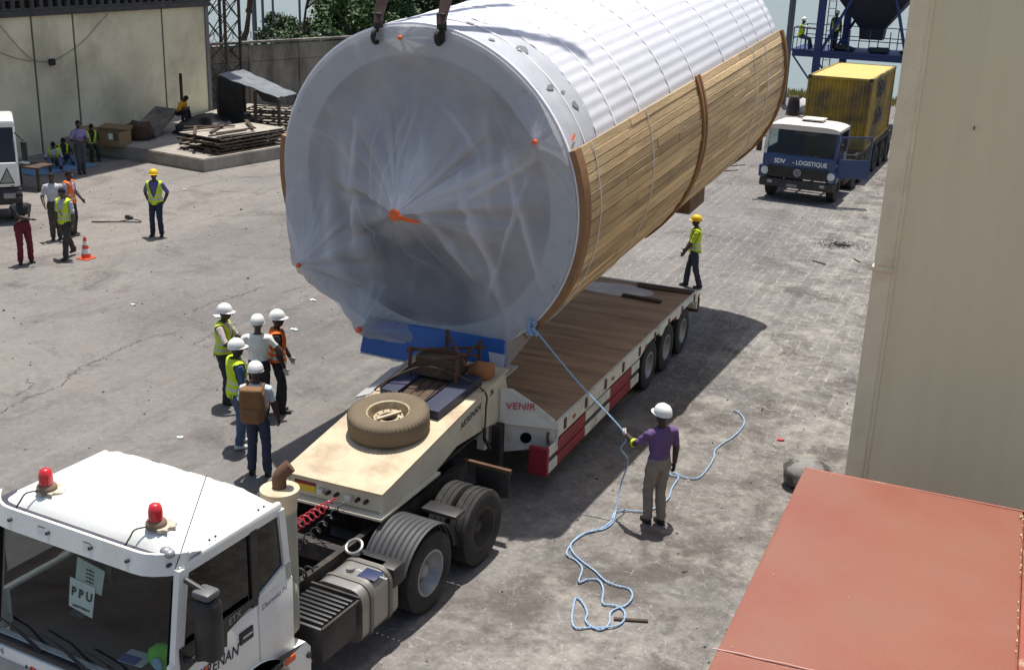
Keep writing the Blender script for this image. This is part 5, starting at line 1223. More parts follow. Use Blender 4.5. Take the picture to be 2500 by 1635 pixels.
MB().rbox(RXR+.13, RXR+.24, 2, RYE, 2.25, 2.40, .012).build('outer_rail', M_redox2, rc, world=True)
MB().rbox(RXL, RXR, RYE-.01, RYE+.02, 2.30, 2.446, .006).build('end_rail', M_redox2, rc, world=True)
a = G(1775, 1590, 2.445); b_ = G(1980, 1635, 2.445)
dd_ = (b_-a).normalized(); mb = MB(); mb.tube([a+dd_*k*.12+Vector((0, 0, .004+.004*math.sin(k*2.1))) for k in range(-1, 22)], .007, 6); mb.build('weld_seam', mat('weld with glint colour', (.62, .36, .30), .25, coat=.5), rc, world=True)  # weld bead, its glint put into the paler colour
rg = random.Random(6)
mb = MB()
for k in range(40):
    y = rg.uniform(6, RYE-.05); e = rg.random()
    x = RXR-.01-abs(rg.gauss(0, .012)); s1, s2 = rg.uniform(.004, .014), rg.uniform(.008, .05)
    pts = [(x+s1*math.cos(t_)*rg.uniform(.5, 1), y+s2*math.sin(t_)*rg.uniform(.5, 1), 2.4575) for t_ in [2*PI*i/7 for i in range(7)]]
    mb.add(pts, [tuple(range(7))])
for k in range(24):
    x, y = rg.uniform(RXL+.05, RXR-.05), rg.uniform(6.5, RYE-.1); s1 = rg.uniform(.002, .007)
    mb.add([(x+s1*math.cos(t_)*rg.uniform(.5, 1.5), y+s1*math.sin(t_)*rg.uniform(.5, 1), 2.4565) for t_ in [2*PI*i/6 for i in range(6)]], [tuple(range(6))])
mb.build('paint_chip', M_chip, rc, world=True, kind='stuff')
q = G(1968, 1168); mb = MB(); mb.lathe([(.05, -.33), (.18, -.31), (.28, -.22), (.31, -.08), (.31, .08), (.28, .22), (.18, .31), (.05, .33)], 26, Matrix.Translation((0, 0, .31)) @ Matrix.Rotation(R(80), 4, 'Y')); mb.v = [((Vector(v)+Vector(v).normalized()*.05*noise.noise(Vector(v)*5)).x*1.1, v[1], v[2]*.72) for v in mb.v]
o = tag(mb.build('steel_drum', mat('scuffed grey drum', (.26, .25, .24), .7, var=.3, dirt=(.03, .028, .026), dscale=3, damt=.9, dlo=.42, dhi=.55), smooth=40), 'scuffed grey dented drum lying behind the corner of the red container', 'drum'); o.location = (q.x+.05, q.y-.30, 0)

# ------------------------------------------------------------------ junk on the loading platform
def pal(name, label, c, rz, L, W_, layers, m, group=None, z0=.45, slats=7, gap=.10, tilt=0.):
    t = thing(name, label, 'panel', M=Matrix.Translation((c[0], c[1], z0)) @ Matrix.Rotation(rz, 4, 'Z') @ Matrix.Rotation(tilt, 4, 'Y'), group=group)
    for k in range(layers):
        z = k*gap
        for i in range(slats):
            x = -L/2+L*i/(slats-1); MB().box(x-.035, x+.035, -W_/2, W_/2, z+.045, z+.085).build('slat', m, t)
        for i in range(4):
            y = -W_/2+W_*i/3; MB().box(-L/2, L/2, y-.04, y+.04, z, z+.044).build('bearer', m, t)
    return t
gp = [G(*p, .95) for p in ((427, 334), (578, 344), (697, 308), (562, 305))]
gc = sum(gp, Vector())/4
M_frame = mat('rusty frame steel', (.085, .06, .045), .85, var=.3, dirt=(.3, .26, .2), dscale=3, damt=.5)
for k in range(5):
    t = pal('steel_grid_panel', ['lowest rusty grid panel of the stack on the platform', 'rusty grid panel second from the bottom of the stack', 'rusty grid panel in the middle of the stack', 'rusty grid panel just under the top one', 'topmost sunlit grid panel of the stack on the platform'][k], (gc.x+random.uniform(-.15, .15), gc.y+random.uniform(-.12, .12)), R(80)+random.uniform(-.05, .05), 3.4, 1.9, 1, M_frame, 'stacked grid panels', z0=.45+k*.115)
mb = MB().box(-1.68, 1.68, -.93, .93, 0, .02); o = tag(mb.build('plywood_sheet', mat('grey plywood', (.36, .33, .28), .9, var=.2)), 'pale plywood sheet on the topmost grid panel', 'sheet'); o.matrix_world = Matrix.Translation((gc.x, gc.y, .45+5*.115-.022)) @ Matrix.Rotation(R(80), 4, 'Z')
for k in range(4): pal('steel_grid_panel', ['lowest grid panel stacked under the tarpaulin roof', 'second grid panel stacked under the tarpaulin roof', 'third grid panel stacked under the tarpaulin roof', 'top grid panel stacked under the tarpaulin roof'][k], (-26.6, 39.2), R(15)+k*.03, 3.0, 1.8, 1, M_frame, 'grid panels in the shed', z0=.5+k*.22)
for k in range(7):
    c = gc+Vector((random.uniform(-.9, .9), random.uniform(-1.4, 1.2), 0)); mb = MB().rbox(-.06, .06, -.9, .9, 0, .045, .004, Matrix.Translation((c.x, c.y, 1.06+k*.011)) @ Matrix.Rotation(random.uniform(-1.2, 1.2), 4, 'Z'), seg=1)
    tag(mb.build('loose_batten', M_darkwood), 'loose dark batten thrown across the pale plywood of the grid stack', 'batten', 'battens on the grid panels')
# shed: posts, black side sheet, sagging tarpaulin roof
sh = thing('tarpaulin_shed', 'lean-to shed with sagging grey tarpaulin roof and black sheeting', 'shed', (-27.5, 38, .45))
c4 = [G(530, 182, 2.55), G(594, 170, 2.62), G(724, 229, 2.0), G(680, 239, 1.95)]
mb = MB(); nu, nv = 20, 12; vs = []
for i in range(nu+1):
    for j in range(nv+1):
        u, v = i/nu, j/nv; p = c4[0].lerp(c4[3], u).lerp(c4[1].lerp(c4[2], u), v); p.z -= .10*math.sin(PI*v)*math.sin(PI*u)-.05*noise.noise(Vector((u*6, v*4, 0)))
        vs.append(p)
fs = [(i*(nv+1)+j, (i+1)*(nv+1)+j, (i+1)*(nv+1)+j+1, i*(nv+1)+j+1) for i in range(nu) for j in range(nv)]
o0 = len(vs); vs += [p-Vector((0, 0, .03)) for p in vs]; fs += [tuple(q+o0 for q in f)[::-1] for f in fs]
for i in range(nu): 
    a = i*(nv+1); b2 = (i+1)*(nv+1); fs.append((a, b2, o0+b2, o0+a))
mb.add(vs, fs); mb.build('tarpaulin_roof', M_tarpg, sh, smooth=50, world=True)
for k, c in enumerate(c4): MB().box(c.x-.05, c.x+.05, c.y-.05, c.y+.05, .45, c.z-.06).build('post', M_darkwood, sh, world=True)
m5 = c4[0].lerp(c4[3], .62); MB().box(m5.x-.05, m5.x+.05, m5.y-.05, m5.y+.05, .45, m5.z-.08).build('post', M_darkwood, sh, world=True)
mid = c4[0].lerp(c4[3], .42); MB().plate([(c4[0].x, c4[0].y, .46), (mid.x, mid.y, .46), (mid.x, mid.y, mid.z-.06), (c4[0].x, c4[0].y, c4[0].z-.06)], .02).build('side_sheet', M_tarp, sh, world=True)
MB().plate([(c4[1].x, c4[1].y, .46), (c4[0].x, c4[0].y, .46), (c4[0].x, c4[0].y, c4[0].z-.08), (c4[1].x, c4[1].y, c4[1].z-.08)], .02).build('back_sheet', M_tarp, sh, world=True)
MB().plate([c4[3]+Vector((0, 0, -.03)), c4[0].lerp(c4[3], .62)+Vector((0, 0, -.03)), c4[0].lerp(c4[3], .75)+Vector((0, 0, -.35)), c4[3]+Vector((0, 0, -.22))], .012).build('hanging_flap', M_tarp, sh, world=True)
# heap of black sheeting, slab, bin
bp_ = G(500, 293, .9); mb = MB(); mb.ball((0, 0, 0), 1.9, .9, .52, 30, 16); mb.v = [tuple(Vector(v)*(1+.30*noise.noise(Vector(v)*1.6)+.14*noise.noise(Vector(v)*4))) for v in mb.v]
o = tag(mb.build('black_sheeting_heap', M_tarp, smooth=50), 'heap of crumpled black plastic sheeting against the warehouse end', 'tarpaulin'); o.location = (bp_.x+.3, bp_.y+.5, .58); o.rotation_euler = (0, 0, R(75))
sp = G(385, 290, 1.0); mb = MB().plate([(sp.x-.6, sp.y-.9, .50), (sp.x+.7, sp.y-1.0, .50), (sp.x+.3, sp.y+.8, 1.25), (sp.x-.8, sp.y+.9, 1.25)], .12); tag(mb.build('leaning_slab', M_conc), 'dark sloping slab leaning behind the man in the yellow shirt', 'slab')
mb = MB(); q = G(440, 295, .9); mb.tube([(q.x-.6, q.y+.9, .45), (q.x-.6, q.y+.9, 2.55)], .06, 8); tag(mb.build('upright_stake', M_darkwood), 'short dark stake standing behind the man in yellow', 'stake')
# cardboard box
q = G(262, 353, .45); t = thing('cardboard_box', 'open brown cardboard box on the platform beside the seated men', 'box', (q.x, q.y+.1, .45), R(8))
L_, W_, h_ = 1.35, .75, .50
MB().box(-L_/2, L_/2, -W_/2, -W_/2+.02, 0, h_).build('front_side', M_card, t); MB().box(-L_/2, L_/2, W_/2-.02, W_/2, 0, h_).build('back_side', M_card, t)
for s in (-1, 1): MB().box(s*L_/2-.01, s*L_/2+.01, -W_/2+.02, W_/2-.02, 0, h_).build('end_side', M_card, t)
MB().box(-L_/2, L_/2, -W_/2+.02, W_/2-.02, .01, .03).build('bottom', M_card, t); MB().plate([(-L_/2, W_/2, h_), (L_/2, W_/2, h_), (L_/2-.1, W_/2+.3, h_+.12), (-L_/2+.1, W_/2+.3, h_+.12)], .012).build('flap', M_card, t); MB().plate([(-L_/2, -W_/2, h_), (-L_/2, W_/2, h_), (-L_/2-.4, W_/2-.1, h_+.05), (-L_/2-.4, -W_/2+.1, h_+.05)], .012).build('flap', M_card, t)
MB().box(.25, .42, -W_/2-.004, -W_/2, .25, .45).build('label', M_paper, t); MB().box(.45, .62, -W_/2-.004, -W_/2, .22, .48).build('printed_mark', mat('brown print', (.1, .1, .05), .8), t)
q = G(340, 340, .45); mb = MB(); mb.ball((0, 0, .28), .65, .5, .38, 18, 10); mb.v = [tuple(Vector(v)*(1+.3*noise.noise(Vector(v)*2.5))) for v in mb.v]; o = tag(mb.build('brown_sack', mat('brown sacking', (.085, .05, .035), .95, var=.3), smooth=True), 'dark brown slumped sack between the box and the grid panels', 'sack'); o.location = q
for i, (px, py) in enumerate(((468, 369), (508, 370))):
    q = G(px, py, .45); mb = MB(); mb.ball((0, 0, .03), .10+.06*i, .08, .04, 10, 6); o = tag(mb.build('paper_scrap', M_paper, smooth=True), ['small white paper scrap on the sunlit platform corner', 'larger white rag on the sunlit platform corner'][i], 'litter'); o.location = q
# table and blue sheet under the eaves
q = G(68, 402, .74); t = thing('dark_table', 'dark wooden table in the shade behind the white truck nose', 'table', (q.x, q.y, 0), R(10))
MB().rbox(-.62, .62, -.4, .4, .70, .75, .01).build('table_top', M_darkwood, t)
for x in (-.55, .55):
    for y in (-.33, .33): MB().box(x-.035, x+.035, y-.035, y+.035, 0, .70).build('leg', M_darkwood, t)
mb = MB().rbox(-.15, .15, -.1, .1, 0, .05, .01); o = tag(mb.build('white_parcel', M_paper), 'small white parcel on the dark table', 'parcel'); o.location = (q.x-.15, q.y, .752)
q = G(130, 410); mb = MB(); nu = 14; vs = []
for i in range(nu+1):
    for j in range(nu+1): vs.append((-1.3+2.6*i/nu, -.8+1.6*j/nu, .015+.03*max(0, noise.noise(Vector((i*.6, j*.6, 0))))))
mb.add(vs, [(i*(nu+1)+j, (i+1)*(nu+1)+j, (i+1)*(nu+1)+j+1, i*(nu+1)+j+1) for i in range(nu) for j in range(nu)]); o = tag(mb.build('blue_ground_sheet', mat('faded blue sheet', (.10, .22, .40), .7, var=.15), smooth=True), 'faded blue sheet spread on the ground under the seated men', 'sheet'); o.location = q; o.rotation_euler = (0, 0, R(80))

# ------------------------------------------------------------------ nose of the white truck at the left edge
lt = thing('white_lorry', 'nose of a white lorry with a triangle emblem at the edge of the yard', 'truck', (-26.5, 22.0, 0), R(-43))
L = lambda mb, name, m, smooth=30: mb.build(name, m, lt, smooth=smooth)
side = [(-2.0, 1.02), (.0, 1.02), (.06, 1.15), (.06, 1.66), (-2.0, 1.66)]
for y in (0., 2.3):
    L(MB().prism([(-1.05, 1.02), (.02, 1.02), (.06, 1.15), (.02, 1.66), (-.05, 1.80), (-.30, 1.62), (-1.05, 1.55)], 1, y, y+.06), 'door', M_white)
    L(MB().prism([(-2.0, 1.02), (-1.07, 1.02), (-1.07, 1.66), (-2.0, 1.66)], 1, y, y+.06), 'quarter_panel', M_white)
    L(MB().prism([(-.05, 1.66), (.04, 1.66), (-.22, 2.58), (-.34, 2.58)], 1, y, y+.06), 'front_pillar', M_white)
    L(MB().prism([(-1.05, 1.55), (-.30, 1.62), (-.05, 1.80), (-.34, 2.55), (-1.05, 2.55)], 1, y+.02, y+.028), 'door_window', M_glassd); L(MB().box(-2.0, -1.05, y, y+.06, 1.66, 2.58), 'rear_pillar', M_white)
L(MB().rbox(-2.0, -.20, 0, 2.36, 2.56, 2.78, .08), 'roof', M_white); L(MB().rbox(-.03, .10, .03, 2.33, 1.0, 1.68, .05), 'front_panel', M_white)
L(MB().plate([(.06, .08, 1.68), (.06, 2.28, 1.68), (-.22, 2.28, 2.56), (-.22, .08, 2.56)], .01), 'windscreen', M_glassd); L(MB().rbox(-1.98, -1.9, .06, 2.3, 1.0, 2.56, .01), 'rear_wall', M_white)
L(MB().rbox(-.2, .16, -.02, 2.38, .52, .98, .06), 'bumper', M_black); L(MB().rbox(-2.0, .0, .1, 2.26, .75, 1.0, .02), 'floor', M_chass)
tri = MB(); P = [(1.82, 1.10), (2.22, 1.10), (2.06, 1.55)]; c = (sum(p[0] for p in P)/3, sum(p[1] for p in P)/3)
for i in range(3):
    a, b_ = P[i], P[(i+1) % 3]; ia = tuple(c[k]+(a[k]-c[k])*.80 for k in (0, 1)); ib = tuple(c[k]+(b_[k]-c[k])*.80 for k in (0, 1)); tri.prism([a, b_, ib, ia], 0, .10, .106)
L(tri, 'triangle_emblem', M_textdk); L(MB().prism([tuple(c[k]+(p[k]-c[k])*.78 for k in (0, 1)) for p in P], 0, .10, .104), 'emblem_field', mat('olive emblem', (.30, .31, .25), .7))
L(MB().rbox(.10, .107, 2.12, 2.20, 1.03, 1.055, .002), 'door_mark', M_black)
L(MB().rbox(-.02, .14, 2.46, 2.62, 1.70, 2.25, .05), 'mirror', M_black); L(MB().tube([(-.15, 2.34, 2.45), (.06, 2.54, 2.26)], .025, 6), 'mirror_arm', M_black)
L(MB().rbox(.10, .17, 1.9, 2.25, .70, .86, .03), 'headlamp', M_rimg)
L(MB().rbox(.02, .22, -.28, -.12, 1.75, 2.35, .05), 'mirror', M_black); L(MB().tube([(-.2, 0, 2.5), (.1, -.2, 2.40)], .025, 6), 'mirror_arm', M_black); L(MB().tube([(-.05, 0, 1.8), (.1, -.2, 1.85)], .025, 6), 'mirror_arm', M_black)
lw2 = wheel_meshes('nose', .52, .3, .28, M_rubber, M_rimd, n=32)
for y, fl in ((.16, True), (2.2, False)):
    wo = link('wheel', lw2[0], lt, M=Matrix.Translation((-.55, y, .52)) @ Matrix.Rotation(-PI/2 if fl else PI/2, 4, 'Z')); link('rim', lw2[1], wo)
L(MB().prism([(-1.6, .60), (-1.45, 1.0), (-.35, 1.0), (-.28, .60), (-.38, .60), (-.55, .95), (-1.35, .95), (-1.5, .60)], 1, -.01, .3), 'wheel_arch', M_black)
L(MB().box(-6., -.5, .7, .8, .7, .95), 'frame_rail', M_chass); L(MB().box(-6., -.5, 1.6, 1.7, .7, .95), 'frame_rail', M_chass)
L(MB().tube([(-.55, .2, .52), (-.55, 2.2, .52)], .08, 8), 'axle', M_chass)
# ------------------------------------------------------------------ people
def cloth(name, c, **k): return mat(name, c, .85, var=.14, vscale=7, bump=.9, bscale=9, fine=.04, **k)
M_skin = mat('dark skin', (.050, .030, .021), .55, var=.12, vscale=8)
M_skin2 = mat('brown skin', (.085, .048, .032), .55, var=.12, vscale=8)
M_hair = mat('black hair', (.010, .009, .009), .9)
M_vesty = cloth('yellow vest', (.56, .72, .03)); M_vesto = cloth('orange vest', (.85, .17, .02)); M_band = mat('reflective band', (.50, .52, .50), .35, metal=.3)
M_hatw = mat('white hard hat', (.80, .80, .78), .35, var=.03); M_haty = mat('yellow hard hat', (.80, .50, .01), .35, var=.03)
M_eye = mat('eye white', (.6, .58, .55), .3); M_shoe = mat('black shoe', (.015, .014, .013), .6); M_shoew = mat('white shoe', (.6, .6, .6), .6); M_glove = cloth('pale glove', (.55, .53, .47)); M_gloved = cloth('dark glove', (.03, .028, .03))
C_ = {}
def cl(n, c):
    if n not in C_: C_[n] = cloth(n, c)
    return C_[n]
def ik(a, t_, l1, l2, hint):
    a, t_ = Vector(a), Vector(t_); d = t_-a; L = min(d.length, (l1+l2)*.995); dn = d.normalized(); t_ = a+dn*L
    x = (l1*l1-l2*l2+L*L)/(2*L); h = math.sqrt(max(l1*l1-x*x, 0)); hv = Vector(hint); hv = (hv-dn*hv.dot(dn)); hv = hv.normalized() if hv.length > 1e-6 else dn.orthogonal().normalized()
    return a+dn*x+hv*h, t_
class Body:
    def __init__(s): s.v = []; s.f = []; s.t = []
    def loft(s, rings, n=12):
        """rings: (centre, right vec, forward vec, rx, ry, tag)"""
        o = len(s.v)
        for c, r, f, rx, ry, tg in rings:
            for k in range(n):
                a = 2*PI*k/n; s.v.append(c+r*(math.cos(a)*rx)+f*(math.sin(a)*ry)); s.t.append(tg)
        m = len(rings)
        for i in range(m-1):
            for k in range(n): s.f.append((o+i*n+k, o+i*n+(k+1) % n, o+(i+1)*n+(k+1) % n, o+(i+1)*n+k))
        s.f.append(tuple(o+k for k in range(n))[::-1]); s.f.append(tuple(o+(m-1)*n+k for k in range(n)))
    def limb(s, pts, rs, tags, ref, n=10, step=.03):
        """tapered round limb through pts"""
        rings = []
        for i in range(len(pts)-1):
            a, b_ = pts[i], pts[i+1]; d = (b_-a); L = d.length; k = max(2, int(L/step))
            for j in range(k+(1 if i == len(pts)-2 else 0)):
                u = j/k; c = a.lerp(b_, u); r = rs[i]+(rs[i+1]-rs[i])*u
                if 0 < i: dd = (pts[i+1]-pts[i-1]) if j == 0 else d
                else: dd = d
                dd = dd.normalized(); x = dd.cross(ref); x = x.normalized() if x.length > 1e-5 else dd.orthogonal().normalized(); y = dd.cross(x)
                tg = tags(i, u) if callable(tags) else tags
                rings.append((c, x, y, r, r, tg))
        s.loft(rings, n)
    def ball(s, c, ax_, rx, ry, rz, tg, n=12, m=8):
        X, Y_, Z = ax_; rings = []
        for i in range(m+1):
            t_ = -PI/2*.97+PI*.97*i/m; rings.append((c+Z*(rz*math.sin(t_)), X, Y_, rx*math.cos(t_), ry*math.cos(t_), tg))
        s.loft(rings, n)
def person(label, loc, face, h=1.75, shirt='grey', shirtc=(.3, .3, .3), trou='navy', trouc=(.03, .035, .06), shoe=None, skin=None, sleeve=.45, vest=None, hat=None,
           pelvis=(0, 0, .975), lean=0., twist=0., side=0., hands=((-.24, .05, .86), (.24, .05, .86)), feet=((-.085, 0, 0), (.085, .05, 0)), elbow=((-.6, -1, 0), (.6, -1, 0)), knee=((0, 1, 0), (0, 1, 0)),
           headyaw=0., headpitch=0., glove=(None, None), group=None, vox=.016, fat=1., vestopen=.10, toe=(0, 0), plaid=False, seated=False):
    """body in local coords: x to the person's right, y forward, z up; lengths for a 1.75 m person, then scaled"""
    S = h/1.795; skin = skin or M_skin
    t = thing('person', label, 'person', M=Matrix.Translation(loc) @ Matrix.Rotation(R(face)-PI/2, 4, 'Z') @ Matrix.Scale(S, 4), group=group)
    b_ = Body(); P = Vector(pelvis); X = Vector((1, 0, 0)); Y_ = Vector((0, 1, 0)); Z = Vector((0, 0, 1))
    RU = Matrix.Rotation(R(twist), 3, 'Z') @ Matrix.Rotation(-R(lean), 3, 'X') @ Matrix.Rotation(R(side), 3, 'Y')
    def U(p): return P+RU @ Vector(p)                      # upper body frame, origin at pelvis
    ux, uy, uz = RU @ X, RU @ Y_, RU @ Z
    f = fat
    prof = [(-.10, .135, .095, 0), (-.06, .165, .115, 0), (.0, .172, .122, 0), (.05, .165, .118, 0), (.09, .158, .112, 1), (.15, .152, .108, 1), (.22, .160, .112, 1), (.30, .178, .122, 1), (.37, .190, .124, 1), (.43, .200, .116, 1), (.48, .188, .100, 1), (.52, .130, .080, 1), (.55, .075, .066, 1)]
    rings = []
    for i in range(len(prof)-1):
        a, c = prof[i], prof[i+1]
        for k in range(2):
            u = k/2; q = [a[j]+(c[j]-a[j])*u for j in range(3)]; fw = .015*math.sin(max(0, min(1, (q[0]-.1)/.4))*PI)
            rings.append((U((0, fw, q[0])), ux, uy, q[1]*f, q[2]*f, 'torso' if a[3] else 'hip'))
    b_.loft(rings, 20)
    # neck and head
    HM = RU @ Matrix.Rotation(R(headyaw), 3, 'Z') @ Matrix.Rotation(-R(headpitch), 3, 'X'); hx, hy, hz = HM @ X, HM @ Y_, HM @ Z
    nk = U((0, .0, .53)); hc = U((0, .015, .69))+hy*.012
    b_.limb([nk, hc-hz*.06], [.058, .054], 'skin', Y_)
    b_.ball(hc+hz*.02, (hx, hy, hz), .076, .096, .108, 'skin', 16, 10); b_.ball(hc-hz*.055+hy*.022, (hx, hy, hz), .060, .070, .062, 'skin', 12, 8)
    b_.ball(hc+hy*.098-hz*.012, (hx, hy, hz), .016, .020, .026, 'skin', 8, 6); b_.ball(hc+hy*.083-hz*.056, (hx, hy, hz), .027, .014, .012, 'skin', 8, 6)
    for sg in (-1, 1): b_.ball(hc+hx*sg*.078-hy*.005, (hx, hy, hz), .012, .022, .032, 'skin', 8, 6)
    # arms and hands
    HP = []
    for i, sg in enumerate((-1, 1)):
        sh = U((sg*.185*f, -.005, .465)); hp = P*0+Vector(hands[i]); el, wr = ik(sh, hp, .295, .265, Vector((elbow[i][0], elbow[i][1], elbow[i][2])))
        def tg(seg, u, sl=sleeve):
            t_ = (seg-1+u)/2 if seg > 0 else 0
            if seg == 0: return 'torso'
            return 'sleeve' if t_ < sl else 'skin'
        st0 = U((sg*.10*f, 0, .455))
        b_.limb([st0, sh, el, wr], [.066*f, .066*f, .051, .036], lambda seg, u: tg(seg, u), uz, 12)
        d = (wr-el).normalized(); gt = ('gl' if glove[i] == 'w' else 'gd') if glove[i] else 'skin'
        pn = Vector((-sg, .2, 0)); pn = (pn-d*pn.dot(d)); pn = pn.normalized() if pn.length > 1e-4 else d.orthogonal(); sx = d.cross(pn)
        pc = wr+d*.052; b_.ball(pc, (sx, pn, d), .044, .020, .060, gt, 12, 8)
        HP.append((wr, pc+d*.03, el))
        for k in range(4):
            base = pc+d*.045+sx*(-.030+.020*k); Lf = (.062, .074, .070, .055)[k]; m1 = base+d*Lf*.5+pn*.010; m2 = m1+(d*.65+pn*.75).normalized()*Lf*.36; m3 = m2+(d*.1+pn).normalized()*Lf*.28
            b_.limb([base, m1, m2, m3], [.0115, .0110, .0100, .0085], gt, sx, 8, .02)
        fwd = Y_ if (sx.dot(Y_) >= 0) else -Y_
        sgn_ = 1 if sx.dot(Vector((0, 1, .3))) >= 0 else -1
        tb = pc+sx*sgn_*.036-d*.012; b_.limb([tb, tb+(sx*sgn_*.7+d*.7).normalized()*.035+pn*.012, tb+(sx*sgn_*.35+d).normalized()*.062+pn*.022], [.014, .0125, .010], gt, pn, 8, .02)
    # legs and feet
    for i, sg in enumerate((-1, 1)):
        hp = P+Vector((sg*.088*f, 0, -.04)); ft = Vector(feet[i]); an = ft+Vector((0, 0, .085)); kn, an = ik(hp, an, .435, .425, Vector(knee[i]))
        b_.limb([hp+Z*.02, hp, kn, an+(an-kn).normalized()*.0], [.098*f, .100*f, .078, .070], 'trou', Y_, 14)
        ty = R(toe[i])*(1 if sg > 0 else 1); fd = Vector((math.sin(ty), math.cos(ty), 0)); 
        sole = an-Vector((0, 0, .035)); fx_ = fd.cross(Z)
        if seated and abs((kn-an).normalized().z) < .55: fd = (Z*.9+Y_*.3).normalized(); fx_ = X; sole = an+(an-kn).normalized()*.03
        rr = []
        for k in range(9):
            u = k/8; c = sole+fd*(-.075+.245*u); wd = .036+.014*math.sin(PI*min(1, u*1.1)); hh = (.050-.024*u); up_ = fx_.cross(fd).normalized()
            rr.append((c+up_*(hh-.050), fx_, up_, wd*(1 if 0 < k < 8 else .7), hh*(1 if 0 < k < 8 else .7), 'shoe'))
        b_.loft(rr, 12)
    me = bpy.data.meshes.new('tmp'); me.from_pydata([tuple(v) for v in b_.v], [], b_.f); ob = bpy.data.objects.new('tmp', me); COL.objects.link(ob)
    rm = ob.modifiers.new('r', 'REMESH'); rm.mode = 'VOXEL'; rm.voxel_size = vox; rm.adaptivity = 0
    sm = ob.modifiers.new('s', 'SMOOTH'); sm.factor = .5; sm.iterations = 2
    dg = bpy.context.evaluated_depsgraph_get(); res = bpy.data.meshes.new_from_object(ob.evaluated_get(dg)); bpy.data.objects.remove(ob); bpy.data.meshes.remove(me)
    kd = kdtree.KDTree(len(b_.v))
    for i, v in enumerate(b_.v): kd.insert(v, i)
    kd.balance()
    sm_ = cl(shirt, shirtc); tm_ = cl(trou, trouc); mats = {'skin': skin, 'torso': sm_, 'sleeve': sm_, 'hip': tm_, 'trou': tm_, 'shoe': shoe or M_shoe, 'gl': M_glove, 'gd': M_gloved}
    # folds in the cloth
    ld = pelvis[2]
    nrm0 = [v.normal.copy() for v in res.vertices]
    for v in res.vertices:
        _, i, _ = kd.find(v.co); tg_ = b_.t[i]
        if tg_ in ('torso', 'sleeve', 'hip', 'trou'):
            q = v.co; sh_ = 1.0 if tg_ != 'hip' else .6
            r1 = noise.noise(Vector((q.x*5, q.y*5, q.z*13+q.x*6))); r2 = noise.noise(Vector((q.x*17, q.y*17, q.z*9)))
            v.co = q+nrm0[v.index]*(.013*r1+.006*r2)*sh_
    keys = list(mats); res.materials.clear()
    for k in keys: res.materials.append(mats[k])
    tags = []
    for p in res.polygons:
        _, i, _ = kd.find(p.center); tg = b_.t[i]; p.material_index = keys.index(tg); p.use_smooth = True; tags.append(tg)
    res.name = 'body'; link('body', res, t)
    inv = RU.transposed()
    # vest: outer layer over the torso, open in a V at the front
    if vest:
        vm, bands = vest; vs = {}; out = MB(); nrm = [v.normal.copy() for v in res.vertices]
        sel = []
        for p, tg in zip(res.polygons, tags):
            if tg not in ('torso', 'hip'): continue
            q = inv @ (p.center-P)
            if not (-.075 < q.z < .545): continue
            if abs(q.x) > .205*f: continue
            if q.y > .02 and q.z > .12 and abs(q.x) < vestopen*(q.z-.12)/.42+.012: continue
            if math.hypot(q.x, q.y) < .075: continue
            sel.append((p, q))
        for p, q in sel:
            ids = []
            for vi in p.vertices:
                if vi not in vs:
                    vs[vi] = len(out.v); co = res.vertices[vi].co; lz = (inv @ (co-P)).z; out.v.append(tuple(co+nrm[vi]*(.020+.014*max(0, .2-lz)/.3+.006*noise.noise(co*14))))
                ids.append(vs[vi])
            band = bands and ((.04 < q.z < .085) or (.15 < q.z < .195))
            out.f.append(tuple(ids)); out.mi.append(1 if band else 0)
        o = link('safety_vest', out.mesh('safety_vest', [vm, M_band], 60), t)
        so_ = o.modifiers.new('thick', 'SOLIDIFY'); so_.thickness = .006; so_.offset = 1
    # eyes, hair or hard hat
    E = MB()
    for sg in (-1, 1): E.ball(hc+hx*sg*.031+hy*.090+hz*.012, .0105, n=8, m=6)
    E.build('eyes', M_eye, t, smooth=True)
    Mh = Matrix((hx, hy, hz)).transposed().to_4x4(); Mh.translation = hc+hz*.02
    if hat:
        Mh = Mh @ Matrix.Rotation(R(4), 4, 'X') @ Matrix.Scale(1.06, 4)
        prof = [(.118, .020), (.122, .026), (.119, .055), (.108, .095), (.085, .130), (.050, .150), (.012, .157)]
        mb = MB().lathe(prof, 28, Mh @ Matrix.Diagonal((.94, 1.10, 1, 1)))
        # peak and brim
        vs = []; n_ = 24
        for k in range(n_):
            a = 2*PI*k/n_; ex = .004+.046*max(0, math.sin(a))**3
            vs += [((.112)*math.cos(a), .125*math.sin(a), .030), ((.116+ex)*math.cos(a), (.130+ex)*math.sin(a), .016), ((.112)*math.cos(a), .125*math.sin(a), .022)]
        fs = []
        for k in range(n_):
            j = (k+1) % n_; fs += [(k*3, k*3+1, j*3+1, j*3), (k*3+1, k*3+2, j*3+2, j*3+1)]
        mb.add(vs, fs, Mh)
        for k in (-1, 0, 1): mb.tube([Mh @ Vector((k*.028, .105*math.cos(a_)*1.08, .05+.106*math.sin(a_))) for a_ in [PI*q/10 for q in range(1, 10)]], .008, 5)
        mb.build('hard_hat', hat, t, smooth=50)
    else:
        mb = MB(); vs = []; n_ = 20
        for i in range(8):
            e = PI/2*i/7
            for k in range(n_):
                a = 2*PI*k/n_; lift = .035 if math.sin(a) > .2 else -.035
                z = lift+(.118-lift)*math.sin(e); r_ = math.cos(e)**.55 if i < 7 else .02; q = max(0, 1-(z/.125)**2)**.5
                vs.append((.083*q*math.cos(a) if i < 7 else 0, .103*q*math.sin(a) if i < 7 else 0, z))
        fs = [(i*n_+k, i*n_+(k+1) % n_, (i+1)*n_+(k+1) % n_, (i+1)*n_+k) for i in range(7) for k in range(n_)]
        mb.add(vs, fs, Mh); mb.build('hair', M_hair, t, smooth=70)
    return t, HP, P, RU, S
